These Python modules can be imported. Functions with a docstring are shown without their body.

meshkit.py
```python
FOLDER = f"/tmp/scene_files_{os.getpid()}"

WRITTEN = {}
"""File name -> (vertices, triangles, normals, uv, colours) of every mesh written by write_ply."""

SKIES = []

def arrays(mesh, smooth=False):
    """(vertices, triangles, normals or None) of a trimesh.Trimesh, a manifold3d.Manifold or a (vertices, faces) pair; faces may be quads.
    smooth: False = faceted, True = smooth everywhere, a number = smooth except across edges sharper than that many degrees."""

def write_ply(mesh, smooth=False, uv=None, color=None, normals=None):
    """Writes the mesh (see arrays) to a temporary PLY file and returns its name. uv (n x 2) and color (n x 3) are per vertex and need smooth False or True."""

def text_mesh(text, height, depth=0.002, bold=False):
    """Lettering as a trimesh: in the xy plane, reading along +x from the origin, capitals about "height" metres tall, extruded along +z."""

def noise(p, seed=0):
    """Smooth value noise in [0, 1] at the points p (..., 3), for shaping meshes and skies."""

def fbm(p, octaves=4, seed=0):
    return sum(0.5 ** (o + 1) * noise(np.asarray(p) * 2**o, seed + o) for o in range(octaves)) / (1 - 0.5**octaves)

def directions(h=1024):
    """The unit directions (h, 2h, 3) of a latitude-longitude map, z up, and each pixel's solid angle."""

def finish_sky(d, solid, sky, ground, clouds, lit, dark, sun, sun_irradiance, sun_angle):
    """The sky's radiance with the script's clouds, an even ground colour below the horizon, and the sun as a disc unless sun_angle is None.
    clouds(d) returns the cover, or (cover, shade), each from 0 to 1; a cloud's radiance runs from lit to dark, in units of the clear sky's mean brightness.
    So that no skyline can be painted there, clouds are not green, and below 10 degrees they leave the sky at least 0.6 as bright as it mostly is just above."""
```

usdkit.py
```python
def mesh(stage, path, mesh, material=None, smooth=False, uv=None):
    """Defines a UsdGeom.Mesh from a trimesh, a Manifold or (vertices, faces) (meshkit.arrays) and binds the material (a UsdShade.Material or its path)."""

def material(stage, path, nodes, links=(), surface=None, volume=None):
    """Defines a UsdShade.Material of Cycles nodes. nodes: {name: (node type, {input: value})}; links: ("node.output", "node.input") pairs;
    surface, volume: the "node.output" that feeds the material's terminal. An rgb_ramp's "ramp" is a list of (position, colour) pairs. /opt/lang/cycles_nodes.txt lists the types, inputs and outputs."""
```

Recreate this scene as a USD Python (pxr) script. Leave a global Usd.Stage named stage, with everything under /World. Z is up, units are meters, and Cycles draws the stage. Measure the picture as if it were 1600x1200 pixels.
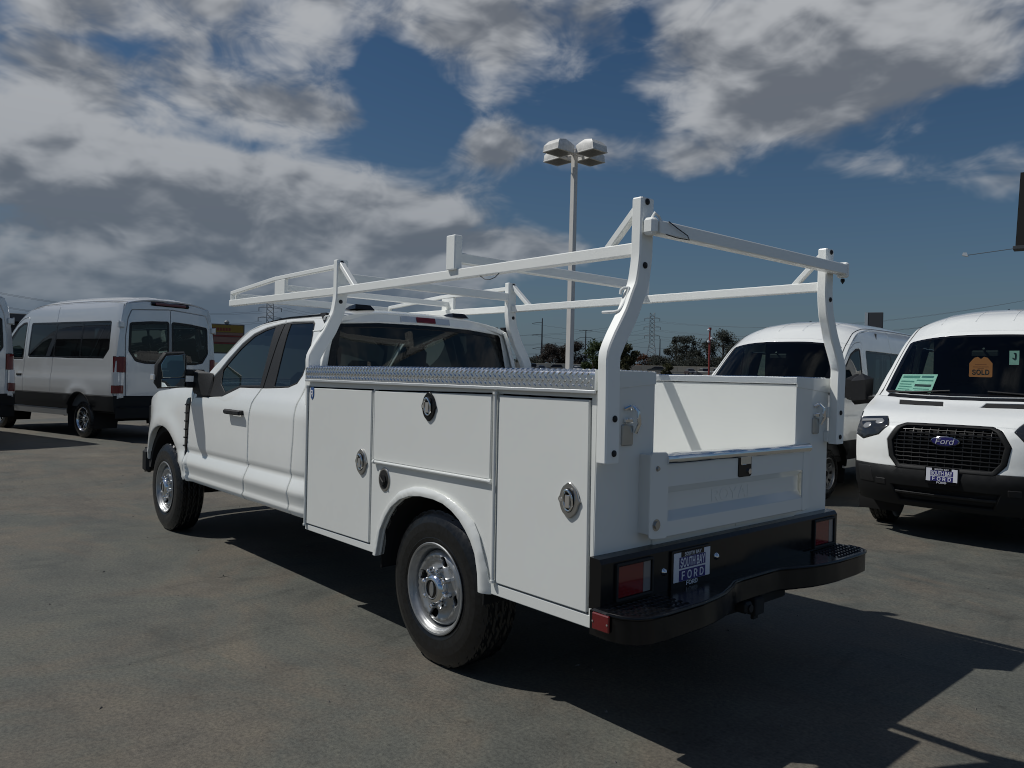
import math, random
import numpy as np, trimesh, shapely, usdkit, meshkit
import shapely.geometry as sg
from shapely import affinity
from scipy.spatial import Delaunay, cKDTree
from scipy.interpolate import PchipInterpolator
from pxr import Usd, UsdGeom, UsdLux, UsdShade, Gf, Sdf

stage = Usd.Stage.CreateInMemory()
UsdGeom.SetStageUpAxis(stage, 'Z'); UsdGeom.SetStageMetersPerUnit(stage, 1.0)
WORLD = UsdGeom.Xform.Define(stage, '/World')
UsdGeom.Scope.Define(stage, '/World/Looks')

# ------------------------------------------------------------------ camera, sky, sun, exposure
CAM = np.array([-3.12422, 3.28098, 1.4687]); YAW, PITCH, ROLL, FPX = -0.7325, -0.00852, 0.02481, 1197.474
EXPOSURE = -0.70
SUN_INTENSITY, SKY_STRENGTH = 1.25, 0.05
SUN = np.array([0.56, 0.49, 1.0]); SUN /= np.linalg.norm(SUN)
_f = np.array([math.cos(YAW)*math.cos(PITCH), math.sin(YAW)*math.cos(PITCH), math.sin(PITCH)])
_r = np.array([math.sin(YAW), -math.cos(YAW), 0.0]); _u = np.cross(_r, _f)
_r2 = math.cos(ROLL)*_r + math.sin(ROLL)*_u; _u2 = -math.sin(ROLL)*_r + math.cos(ROLL)*_u
cam = UsdGeom.Camera.Define(stage, '/World/camera')
cam.CreateHorizontalApertureAttr(36.0); cam.CreateFocalLengthAttr(FPX*36.0/1600.0)
cam.CreateClippingRangeAttr(Gf.Vec2f(0.05, 20000.0)); cam.CreateExposureAttr(EXPOSURE)
cam.AddTransformOp().Set(Gf.Matrix4d(*[float(x) for x in (*_r2, 0, *_u2, 0, *(-_f), 0, *CAM, 1)]))

SUN_EL, SUN_ROT = math.asin(SUN[2]), math.atan2(SUN[0], SUN[1])
sun = UsdLux.DistantLight.Define(stage, '/World/sun')
sun.CreateIntensityAttr(SUN_INTENSITY); sun.CreateAngleAttr(0.53); sun.CreateNormalizeAttr(True)
sun.CreateColorAttr(Gf.Vec3f(1.0, 0.985, 0.945))
_x = np.cross([0, 0, 1], SUN); _x /= np.linalg.norm(_x); _y = np.cross(SUN, _x)
sun.AddTransformOp().Set(Gf.Matrix4d(*[float(x) for x in (*_x, 0, *_y, 0, *SUN, 0, 0, 0, 0, 1)]))

def build_sky():
    """Clear single-scattering sky with a layer of broken clouds mixed in by direction."""
    n, l = {}, []
    cnt = [0]
    def node(kind, ins=None, links=()):
        cnt[0] += 1; k = f'n{cnt[0]}'; n[k] = (kind, ins or {})
        for src, dst in links: l.append((src, f'{k}.{dst}'))
        return k
    def mth(op, a, b=None, clamp=False):
        ins = {'math_type': op, 'use_clamp': clamp}; lk = []
        for s, v in (('value1', a), ('value2', b)):
            if v is None: continue
            if isinstance(v, str): lk.append((v, s))
            else: ins[s] = float(v)
        return node('math', ins, lk) + '.value'
    def ramp01(v, lo, hi):
        return node('map_range', {'range_type': 'smoothstep', 'from_min': lo, 'from_max': hi, 'clamp': True}, [(v, 'value')]) + '.result'
    s = node('sky_texture', {'sky_type': 'single_scattering', 'sun_disc': False, 'sun_elevation': SUN_EL, 'sun_rotation': SUN_ROT, 'air_density': 1.0, 'aerosol_density': 0.6, 'ozone_density': 2.0})
    hs = node('hsv', {'saturation': 1.27, 'value': 1.30, 'hue': 0.5, 'fac': 1.0}, [(s+'.color', 'color')])
    tc = node('texture_coordinate'); sep = node('separate_xyz', {}, [(tc+'.generated', 'vector')])
    x, y, z = sep+'.x', sep+'.y', sep+'.z'
    zz = mth('add', mth('maximum', z, 0.0), 0.16)
    px, py = mth('divide', x, zz), mth('divide', y, zz)
    P = node('combine_xyz', {}, [(px, 'x'), (py, 'y')])+'.vector'
    def noise(vec, scale, detail, rough, dist=0.0):
        return node('noise_texture', {'scale': scale, 'detail': detail, 'roughness': rough, 'distortion': dist, 'dimensions': '3D', 'type': 'fBM'}, [(vec, 'vector')])+'.fac'
    az = mth('arctan2', y, x); el = mth('arcsine', z)
    D2R = math.pi/180
    def blob(a, e, sa, se, w, tilt=0.0):
        da, de = mth('subtract', az, a*D2R), mth('subtract', el, e*D2R)
        if tilt:
            c, t = math.cos(tilt*D2R), math.sin(tilt*D2R)
            da, de = mth('add', mth('multiply', da, c), mth('multiply', de, t)), mth('subtract', mth('multiply', de, c), mth('multiply', da, t))
        p = mth('divide', da, sa*D2R); q = mth('divide', de, se*D2R)
        r2 = mth('add', mth('multiply', p, p), mth('multiply', q, q))
        return mth('multiply', mth('exponent', mth('multiply', r2, -1.0)), w)
    # where the photograph's clouds and its blue gaps stand (azimuth, elevation, spread, weight)
    B = [(-18, 25.0, 11, 5.0, .46), (-9, 18.5, 5, 3.2, .30), (-19.5, 18.2, 9, 2.0, .26), (-26.5, 18.0, 5, 1.7, .28),
         (-12, 12.8, 10, 3.6, .60), (-24, 12.2, 9, 2.9, .60), (-34, 10.8, 6, 2.5, .50), (-41, 9.2, 6, 1.7, .28), (-15, 5.0, 17, 5.0, .56), (-32, 6.5, 8, 2.6, .46), (-40, 6.0, 5, 2.2, .16),
         (-40.5, 25.0, 8.0, 3.2, .66), (-60.5, 22.5, 11, 4.4, .62), (-71, 20.5, 6, 4.4, .40), (-61, 18.4, 5, 2.0, .30), (-73.5, 16.5, 3.0, 2.0, -.30),
         (-39.6, 16.6, 2.8, 1.5, .36), (-46.5, 16.8, 4.0, 1.6, .26), (-53, 15.4, 5, 1.5, .26), (-57.0, 10.8, 4.0, 1.2, .32), (-75.0, 13.2, 4, 2.6, .26), (-45, 9.5, 4, 1.9, .26), (-66, 14.2, 5, 1.4, .16),
         (-32.3, 21.2, 2.6, 2.2, -.40), (-35.0, 18.4, 3.4, 2.3, -.44), (-48, 19.2, 4.0, 1.3, -.26), (-50.6, 24.5, 1.2, 1.6, -.30), (-66, 9.8, 9, 3.6, -.44), (-50, 12.6, 6, 1.5, -.30), (-48, 5.0, 12, 3.0, -.26), (-66, 5.0, 16, 3.0, -.30),
         (-13.5, 20.4, 3.0, .8, -.16), (-22, 15.4, 8, .7, -.14), (-30.5, 9.0, 2.6, .9, -.22)]
    bias = None
    for b in B:
        v = blob(*b); bias = v if bias is None else mth('add', bias, v)
    up = None
    for b in B:
        if b[4] >= .40:
            v = mth('subtract', blob(*b), blob(b[0], b[1]-1.5, *b[2:])); up = v if up is None else mth('add', up, v)
    # outside the picture the same broken cover goes on
    dn = mth('add', mth('multiply', mth('add', az, 42*D2R), 1.0), 0.0)
    inside = mth('exponent', mth('multiply', mth('power', mth('absolute', mth('divide', dn, 46*D2R)), 6.0), -1.0))
    inside = mth('multiply', inside, mth('exponent', mth('multiply', mth('power', mth('divide', mth('maximum', el, 0.0), 31*D2R), 6.0), -1.0)))
    bias = mth('add', mth('multiply', mth('add', bias, -0.20), inside), mth('multiply', mth('subtract', 1.0, inside), -0.07))
    D = node('mapping', {'mapping_type': 'point', 'scale': (1.0, 1.0, 1.9)}, [(tc+'.generated', 'vector')])+'.vector'
    n1 = noise(D, 4.6, 5, 0.55, 0.35)
    n2 = noise(D, 15.0, 4, 0.58, 0.6)
    base = mth('add', mth('multiply', mth('subtract', n1, 0.5), 0.95), mth('multiply', mth('subtract', n2, 0.5), 0.36))
    dens = mth('add', base, bias)
    cover = mth('multiply', ramp01(dens, -0.10, 0.20), 0.96)
    # relief: the same field a little towards the sun (up)
    off = node('mapping', {'mapping_type': 'point', 'location': (SUN[0]*0.025, SUN[1]*0.025, SUN[2]*0.075)}, [(D, 'vector')])+'.vector'
    m1, m2 = noise(off, 4.6, 3, 0.55, 0.35), noise(off, 15.0, 2, 0.58, 0.6)
    sh = mth('add', mth('subtract', n1, m1), mth('multiply', mth('subtract', n2, m2), 0.34))
    lit = ramp01(mth('add', mth('multiply', up, 0.60), mth('subtract', mth('multiply', sh, 2.0), mth('multiply', mth('subtract', dens, 0.22), 0.40))), -0.30, 0.30)
    warm = node('mix', {'mix_type': 'mix', 'color1': CLOUD_DARK, 'color2': CLOUD_LIT}, [(lit, 'fac')])+'.color'
    haze = mth('exponent', mth('multiply', mth('maximum', z, 0.0), -14.0))
    warm = node('mix', {'mix_type': 'mix', 'color2': CLOUD_LOW}, [(mth('multiply', haze, 0.75), 'fac'), (warm, 'color1')])+'.color'
    mix = node('mix', {'mix_type': 'mix'}, [(cover, 'fac'), (hs+'.color', 'color1'), (warm, 'color2')])+'.color'
    low = node('mix', {'mix_type': 'mix', 'color2': CLOUD_LOW}, [(mth('multiply', mth('exponent', mth('multiply', mth('maximum', z, 0.0), -6.5)), 0.93), 'fac'), (mix, 'color1')])+'.color'
    b = node('background_shader', {'strength': SKY_STRENGTH}, [(low, 'color')])
    return usdkit.material(stage, '/World/Looks/sky_look', n, l, surface=b+'.background')
K = 0.1/SKY_STRENGTH
CLOUD_LIT, CLOUD_DARK, CLOUD_LOW = tuple(c*K for c in (7.2, 7.4, 7.7)), tuple(c*K for c in (2.35, 2.58, 3.0)), tuple(c*K for c in (1.05, 1.70, 2.50))
sky = UsdLux.DomeLight.Define(stage, '/World/sky')
UsdShade.MaterialBindingAPI.Apply(sky.GetPrim()).Bind(build_sky())
sky.GetPrim().SetCustomDataByKey('kind', 'structure')

# ------------------------------------------------------------------ naming helpers
_used = {}
ZMAP = [1.0]   # a van's own height factor
def numbered(parent, name):
    k = _used.get((parent, name), 0); _used[(parent, name)] = k+1
    return name if k == 0 else f'{name}_{k:03d}'
def path_of(p): return '/World' if p is None else str(p.GetPath())
def obj(name, mesh, mat, parent=None, smooth=32, label=None, kind=None):
    pp = path_of(parent)
    if isinstance(mesh, (list,)): mesh = cat(mesh)
    if ZMAP[0] != 1.0: mesh = (np.asarray(mesh[0])*[1, 1, 1]+np.array([0, 0, 1])*((ZMAP[0]-1)*np.maximum(np.asarray(mesh[0])[:, 2:3]-.345, 0)), mesh[1])
    m = usdkit.mesh(stage, f'{pp}/{numbered(pp, name)}', mesh, mat, smooth=smooth)
    pr = m.GetPrim()
    if label: pr.SetCustomDataByKey('label', label)
    if kind: pr.SetCustomDataByKey('kind', kind)
    return pr
def group_part(name, parent, loc=None, rot=None):
    pp = path_of(parent); x = UsdGeom.Xform.Define(stage, f'{pp}/{numbered(pp, name)}')
    if loc is not None: x.AddTranslateOp().Set(Gf.Vec3d(*map(float, loc)))
    if rot is not None: x.AddRotateZOp().Set(float(rot))
    return x.GetPrim()
def thing(name, label, cat_, loc=(0, 0, 0), rotz=0.0, group=None, tilt=None):
    x = UsdGeom.Xform.Define(stage, f'/World/{numbered("/World", name)}')
    x.AddTranslateOp().Set(Gf.Vec3d(*map(float, loc)))
    if rotz: x.AddRotateZOp().Set(math.degrees(rotz))
    if tilt: x.AddRotateXYZOp().Set(Gf.Vec3f(*tilt))
    p = x.GetPrim(); tag(p, label, cat_, group); return p
def tag(p, label, cat_, group=None):
    p.SetCustomDataByKey('label', label); p.SetCustomDataByKey('category', cat_)
    if group: p.SetCustomDataByKey('group', group)
    return p

# ------------------------------------------------------------------ materials
def mat(name, color, rough=0.5, metal=0.0, coat=0.0, vary=0.0, scale=6.0, bump=0.0, bscale=60.0, spec=0.5, emit=None, coat_rough=0.03, rvary=0.0):
    n = {'p': ('principled_bsdf', {'base_color': color, 'roughness': rough, 'metallic': metal, 'coat_weight': coat, 'coat_roughness': coat_rough, 'specular_ior_level': spec})}
    l = []
    if vary or rvary:
        n['g'] = ('geometry', {}); n['nz'] = ('noise_texture', {'scale': scale, 'detail': 5.0, 'roughness': 0.6}); l.append(('g.position', 'nz.vector'))
        if vary:
            lo, hi = tuple(c*(1-vary) for c in color), tuple(min(1.0, c*(1+vary)) for c in color)
            n['r'] = ('rgb_ramp', {'ramp': [(0.25, lo), (0.75, hi)]}); l += [('nz.fac', 'r.fac'), ('r.color', 'p.base_color')]
        if rvary:
            n['mr'] = ('map_range', {'from_min': 0.3, 'from_max': 0.7, 'to_min': max(0.02, rough-rvary), 'to_max': rough+rvary}); l += [('nz.fac', 'mr.value'), ('mr.result', 'p.roughness')]
    if bump:
        n['g2'] = ('geometry', {}); n['nb'] = ('noise_texture', {'scale': bscale, 'detail': 3.0, 'roughness': 0.55}); n['b'] = ('bump', {'strength': bump, 'distance': 0.004})
        l += [('g2.position', 'nb.vector'), ('nb.fac', 'b.height'), ('b.normal', 'p.normal')]
        if coat: l.append(('b.normal', 'p.coat_normal'))
    if emit: n['p'][1].update(emission_color=emit, emission_strength=1.0)
    return usdkit.material(stage, f'/World/Looks/{name}', n, l, surface='p.BSDF')
def glass(name, tint, refl_rough=0.0, ior=1.5):
    return usdkit.material(stage, f'/World/Looks/{name}', {'t': ('transparent_bsdf', {'color': tint}), 'g': ('glossy_bsdf', {'color': (1, 1, 1), 'roughness': refl_rough}), 'f': ('fresnel', {'IOR': ior}), 'm': ('mix_closure', {})},
                           [('f.fac', 'm.fac'), ('t.BSDF', 'm.closure1'), ('g.BSDF', 'm.closure2')], surface='m.closure')
WHITE = mat('white_paint', (.86, .868, .838), .30, coat=1.0, bump=.012, bscale=900, rvary=.04, scale=3, vary=.012)
WHITE2 = mat('white_body_enamel', (.745, .755, .725), .36, coat=.9, coat_rough=.045, bump=.10, bscale=9, vary=.02, scale=1.6, rvary=.06)
RACKW = mat('white_powder_coat', (.86, .866, .83), .40, coat=.35, coat_rough=.15, bump=.05, bscale=700, vary=.02, scale=5)
SILVER = mat('silver_paint', (.64, .65, .65), .28, metal=.45, coat=1.0, vary=.02, scale=4)
BLACKPL = mat('black_plastic', (.0105, .0105, .011), .55, spec=.38, bump=.25, bscale=900, vary=.15, scale=20)
GREYPL = mat('charcoal_bumper_plastic', (.008, .0085, .009), .58, spec=.24, bump=.25, bscale=700, vary=.12, scale=14)
BLACKGL = mat('gloss_black', (.004, .004, .0045), .20, bump=.02, bscale=300, rvary=.06, scale=5, spec=.38)
GRILLEM = mat('grille_black', (.006, .006, .0065), .35, spec=.4)
BLACKMATTE = mat('underbody_black', (.010, .010, .010), .9)
RUBBER = mat('tyre_rubber', (.005, .005, .0053), .33, vary=.3, scale=30, bump=.12, bscale=500, rvary=.12, spec=.5)
CHROME = mat('chrome', (.86, .87, .88), .06, metal=1.0)
RAILM = usdkit.material(stage, '/World/Looks/dented_chrome_rail', {'g': ('geometry', {}), 'mp': ('mapping', {'scale': (.3, 4.5, .6)}), 'n': ('noise_texture', {'scale': 1.3, 'detail': 0.0}), 'b': ('bump', {'strength': .5, 'distance': .03}), 'p': ('principled_bsdf', {'base_color': (.86, .87, .88), 'metallic': 1.0, 'roughness': .07})}, [('g.position', 'mp.vector'), ('mp.vector', 'n.vector'), ('n.fac', 'b.height'), ('b.normal', 'p.normal')], surface='p.BSDF')
STEELW = mat('silver_painted_steel', (.36, .365, .365), .36, metal=.75, vary=.06, scale=14, rvary=.08)
STAINLESS = mat('stainless', (.50, .49, .47), .28, metal=1.0, vary=.06, scale=30)
ALU = mat('bright_diamond_plate', (.83, .84, .85), .17, metal=1.0, vary=.05, scale=25, rvary=.06, bump=.04, bscale=200)
STRIP = mat('anodised_edge_strip', (.74, .75, .75), .35, metal=.7)
RED = mat('red_lens', (.12, .004, .006), .15, coat=.6)
REDDARK = mat('dark_red_lens', (.11, .006, .008), .2, coat=.6)
CLEAR = mat('clear_lens_white', (.62, .63, .64), .10, coat=1.0, metal=.35)
REFL = mat('lamp_reflector_metal', (.40, .40, .39), .30, metal=.6)
CLEARD = mat('smoked_clear_lens', (.16, .15, .15), .15, coat=.6)
LAMPDARK = mat('lamp_housing', (.030, .031, .033), .15, coat=1.0, metal=.4)
AMBER = mat('amber_reflector', (.6, .2, .02), .2, coat=.6)
SEATM = mat('dark_seat_cloth', (.030, .031, .034), .85, vary=.2, scale=40)
TRIM = mat('interior_trim', (.045, .046, .048), .7)
TRIML = mat('headliner_grey', (.16, .16, .155), .85)
LBLUE = mat('badge_blue', (.012, .07, .24), .3, coat=.5)
NAVY = mat('plate_navy', (.020, .018, .14), .45)
PLWHITE = mat('plate_white', (.66, .67, .72), .45)
GLASST = glass('tinted_glass', (.42, .52, .50))
GLASSD = glass('privacy_glass', (.26, .31, .30)); GLASSP = glass('dark_van_glass', (.10, .12, .12))
GLASSW = glass('windscreen_glass', (.60, .72, .70), 0.0, 1.32)
MIRROR = mat('mirror_glass', (.70, .76, .76), .02, metal=1.0)

# ------------------------------------------------------------------ mesh helpers; every mesh is (vertices, triangles)
def cat(ms):
    V, F, n = [], [], 0
    for m in ms:
        if hasattr(m, 'vertices'): m = (np.asarray(m.vertices), np.asarray(m.faces))
        V.append(np.asarray(m[0], float)); F.append(np.asarray(m[1], int)+n); n += len(m[0])
    return np.vstack(V), np.vstack(F)
def move(m, d): return (m[0]+np.asarray(d, float), m[1])
def mirY(m):
    if isinstance(m, list): m = cat(m)
    return (m[0]*[1, -1, 1], m[1][:, ::-1])
def rotz(m, a, c=(0, 0, 0)):
    c = np.asarray(c, float); R = np.array([[math.cos(a), -math.sin(a), 0], [math.sin(a), math.cos(a), 0], [0, 0, 1]]); return ((m[0]-c)@R.T+c, m[1])
def rotax(m, axis, a, c=(0, 0, 0)):
    R = trimesh.transformations.rotation_matrix(a, axis, c); return (m[0]@R[:3, :3].T+R[:3, 3], m[1])
def hull(pts):
    h = trimesh.convex.convex_hull(np.asarray(pts, float)); return (np.asarray(h.vertices), np.asarray(h.faces))
def rbox(lo, hi, r=0.006):
    lo, hi = np.minimum(lo, hi).astype(float), np.maximum(lo, hi).astype(float); r = min(r, .45*(hi-lo).min())
    pts = []
    for c in np.ndindex(2, 2, 2):
        p = np.where(np.array(c) == 1, hi, lo); s = np.where(np.array(c) == 1, -1, 1)
        for k in range(3):
            q = p+s*r; q[k] = p[k]; pts.append(q)
    return hull(pts)
def bar(a, b, w, h, up=(0, 0, 1), r=0.004):
    """A square tube from a to b: w across, h along up."""
    a, b = np.asarray(a, float), np.asarray(b, float); d = b-a; L = np.linalg.norm(d); d /= L
    s = np.cross(up, d); s /= np.linalg.norm(s); u = np.cross(d, s)
    v, f = rbox((-0.0, -w/2, -h/2), (L, w/2, h/2), r)
    return (a+v[:, :1]*d+v[:, 1:2]*s+v[:, 2:3]*u, f)
def tube(pts, r, n=10, closed=False):
    pts = np.asarray(pts, float); rr = np.broadcast_to(r, (len(pts),))
    t = np.gradient(pts, axis=0)
    if closed: t = np.roll(pts, -1, 0)-np.roll(pts, 1, 0)
    t /= np.linalg.norm(t, axis=1, keepdims=True)
    ref = np.array([0, 0, 1.]) if abs(t[0][2]) < .9 else np.array([1., 0, 0])
    V = []; s = np.cross(ref, t[0]); s /= np.linalg.norm(s)
    for i in range(len(pts)):
        s = s-t[i]*(s@t[i]); s /= np.linalg.norm(s); u = np.cross(t[i], s)
        a = np.linspace(0, 2*np.pi, n, endpoint=False); V.append(pts[i]+rr[i]*(np.cos(a)[:, None]*s+np.sin(a)[:, None]*u))
    F = []; m = len(pts)
    for i in range(m if closed else m-1):
        j = (i+1) % m
        for k in range(n):
            a, b, c, d = i*n+k, i*n+(k+1) % n, j*n+(k+1) % n, j*n+k; F += [[a, b, c], [a, c, d]]
    V = np.vstack(V)
    if not closed:
        c0, c1 = len(V), len(V)+1; V = np.vstack([V, pts[0], pts[-1]])
        for k in range(n): F += [[c0, (k+1) % n, k], [c1, (m-1)*n+k, (m-1)*n+(k+1) % n]]
    return V, np.array(F)
def lathe(prof, n=48, axis='y', c=(0, 0, 0), ripple=None):
    """prof: (radius, along) pairs; turned about the axis through c."""
    prof = np.asarray(prof, float); m = len(prof); a = np.linspace(0, 2*np.pi, n, endpoint=False)
    V = np.zeros((n, m, 3)); R = prof[None, :, 0]+0*a[:, None]
    if ripple is not None: R = R+ripple(a[:, None], np.arange(m)[None, :])
    if axis == 'y': V[..., 0] = R*np.cos(a)[:, None]; V[..., 2] = R*np.sin(a)[:, None]; V[..., 1] = prof[:, 1]
    elif axis == 'x': V[..., 1] = R*np.cos(a)[:, None]; V[..., 2] = R*np.sin(a)[:, None]; V[..., 0] = prof[:, 1]
    else: V[..., 0] = R*np.cos(a)[:, None]; V[..., 1] = R*np.sin(a)[:, None]; V[..., 2] = prof[:, 1]
    i, j = np.meshgrid(np.arange(n), np.arange(m-1), indexing='ij'); i, j = i.ravel(), j.ravel(); k = (i+1) % n
    A, B, C, D = i*m+j, k*m+j, k*m+j+1, i*m+j+1
    return V.reshape(-1, 3)+np.asarray(c, float), np.vstack([np.stack([A, B, C], 1), np.stack([A, C, D], 1)])
def spline(pts, n=3):
    P = np.asarray(pts, float)
    for _ in range(n): P = np.vstack([P[:1], np.stack([.75*P[:-1]+.25*P[1:], .25*P[:-1]+.75*P[1:]], 1).reshape(-1, 3), P[-1:]])
    return P
def cyl(a, b, r, n=16):
    return tube(np.array([a, b], float), r, n)
def dens(ring, h):
    P = np.asarray(ring, float)
    if np.allclose(P[0], P[-1]): P = P[:-1]
    out = []
    for i in range(len(P)):
        a, b = P[i], P[(i+1) % len(P)]; k = max(1, int(math.ceil(np.linalg.norm(b-a)/h)))
        out += [a+(b-a)*t/k for t in range(k)]
    return np.array(out)
def _inset(P, d):
    """Offset a ccw ring inwards (to its left) by d, vertex by vertex."""
    e = np.roll(P, -1, 0)-P; e /= np.maximum(np.linalg.norm(e, axis=1, keepdims=True), 1e-9)
    nrm = np.stack([-e[:, 1], e[:, 0]], 1); pn = np.roll(nrm, 1, 0); b = nrm+pn
    return P+2*d*b/np.maximum((b*b).sum(1, keepdims=True), .35)
def panel(poly, surf, h=.08, edge=.004, thick=.02, ref=None, inner=True):
    """A sheet cut to the (u, v) outline poly (holes allowed), laid on surf(u, v) -> points, with a rounded edge and a returned rim."""
    if poly.geom_type != 'Polygon':
        return cat([panel(g, surf, h, edge, thick, ref, inner) for g in poly.geoms if g.geom_type == 'Polygon' and g.area > 1e-6])
    poly = sg.polygon.orient(poly)
    A = [dens(r.coords, h) for r in [poly.exterior, *poly.interiors]]
    Bx = [_inset(a, edge) for a in A]
    nb = sum(map(len, Bx)); B = np.vstack(Bx)
    pts = B
    if inner:
        x0, y0, x1, y1 = poly.bounds
        gx, gy = np.meshgrid(np.arange(x0+h/2, x1, h), np.arange(y0+h/2, y1, h*.9)); gx[1::2] += h/2
        G = np.stack([gx.ravel(), gy.ravel()], 1)
        if len(G):
            core = poly.buffer(-.55*h-edge); G = G[shapely.contains_xy(core, G[:, 0], G[:, 1])] if not core.is_empty else G[:0]
            pts = np.vstack([B, G])
    if inner: tri = Delaunay(pts).simplices
    else:
        cd = shapely.constrained_delaunay_triangles(sg.Polygon(Bx[0], [b for b in Bx[1:]]))
        tc = np.array([np.asarray(t.exterior.coords)[:3] for t in cd.geoms]); tri = cKDTree(pts).query(tc.reshape(-1, 2))[1].reshape(-1, 3)
    ipoly = sg.Polygon(Bx[0], [b for b in Bx[1:]]).buffer(0)
    c = pts[tri].mean(1); tri = tri[shapely.contains_xy(ipoly, c[:, 0], c[:, 1])]
    a, b, cc = pts[tri[:, 0]], pts[tri[:, 1]], pts[tri[:, 2]]
    area = (b[:, 0]-a[:, 0])*(cc[:, 1]-a[:, 1])-(b[:, 1]-a[:, 1])*(cc[:, 0]-a[:, 0])
    tri = tri[np.abs(area) > 1e-9]; area = area[np.abs(area) > 1e-9]; tri[area < 0] = tri[area < 0][:, ::-1]
    def nor(uv):
        e = 1e-3; P = surf(uv[:, 0], uv[:, 1])
        n = np.cross(surf(uv[:, 0]+e, uv[:, 1])-surf(uv[:, 0]-e, uv[:, 1]), surf(uv[:, 0], uv[:, 1]+e)-surf(uv[:, 0], uv[:, 1]-e))
        return P, n/np.maximum(np.linalg.norm(n, axis=1, keepdims=True), 1e-12)
    Aall = np.vstack(A); P, _ = nor(pts); Q, N = nor(Aall)
    out = ref is None or (((Q-np.asarray(ref, float))*N).sum(1).mean() > 0)
    sgn = 1.0 if out else -1.0
    V = np.vstack([P, Q-sgn*N*edge*.8, Q-sgn*N*(edge*.8+thick)])
    F = [tri if out else tri[:, ::-1]]; o = 0; na = len(Aall); s1, s2 = len(P), len(P)+na
    for r in A:
        i = np.arange(len(r)); j = (i+1) % len(r); bi, bj, ai, aj, ri, rj = o+i, o+j, s1+o+i, s1+o+j, s2+o+i, s2+o+j
        q = np.vstack([np.stack([ai, aj, bj], 1), np.stack([ai, bj, bi], 1), np.stack([ri, rj, aj], 1), np.stack([ri, aj, ai], 1)])
        F.append(q if out else q[:, ::-1]); o += len(r)
    return V, np.vstack(F)
def plate(poly, origin, ex, ey, thick=.004, edge=.0012, h=10.0):
    """A flat plate: poly in its own (ex, ey) plane, thick behind its face."""
    o, ex, ey = (np.asarray(t, float) for t in (origin, ex, ey))
    n = np.cross(ex, ey)
    return panel(poly, lambda u, v: o+np.asarray(u)[:, None]*ex+np.asarray(v)[:, None]*ey, h=h, edge=edge, thick=thick, ref=o-n, inner=False)
def poly_smooth(pts, r):
    p = sg.Polygon(pts); return p.buffer(-r, quad_segs=5).buffer(r, quad_segs=5)
def ellipse(cx, cy, rx, ry, n=28):
    a = np.linspace(0, 2*np.pi, n, endpoint=False); return sg.Polygon(np.stack([cx+rx*np.cos(a), cy+ry*np.sin(a)], 1))
def text_on(text, height, origin, ex, ey, depth=.002, bold=True, width=None, shear=0.0):
    """Raised lettering centred on origin in the (ex, ey) plane."""
    t = meshkit.text_mesh(text, height, depth, bold); v = np.asarray(t.vertices).copy(); f = np.asarray(t.faces)
    v[:, 0] -= (v[:, 0].max()+v[:, 0].min())/2; v[:, 1] -= height/2
    if width: v[:, 0] *= width/(v[:, 0].max()-v[:, 0].min())
    v[:, 0] += shear*v[:, 1]
    ex, ey = np.asarray(ex, float), np.asarray(ey, float); n = np.cross(ex, ey)
    return (np.asarray(origin, float)+v[:, :1]*ex+v[:, 1:2]*ey+v[:, 2:3]*n, f)
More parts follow.
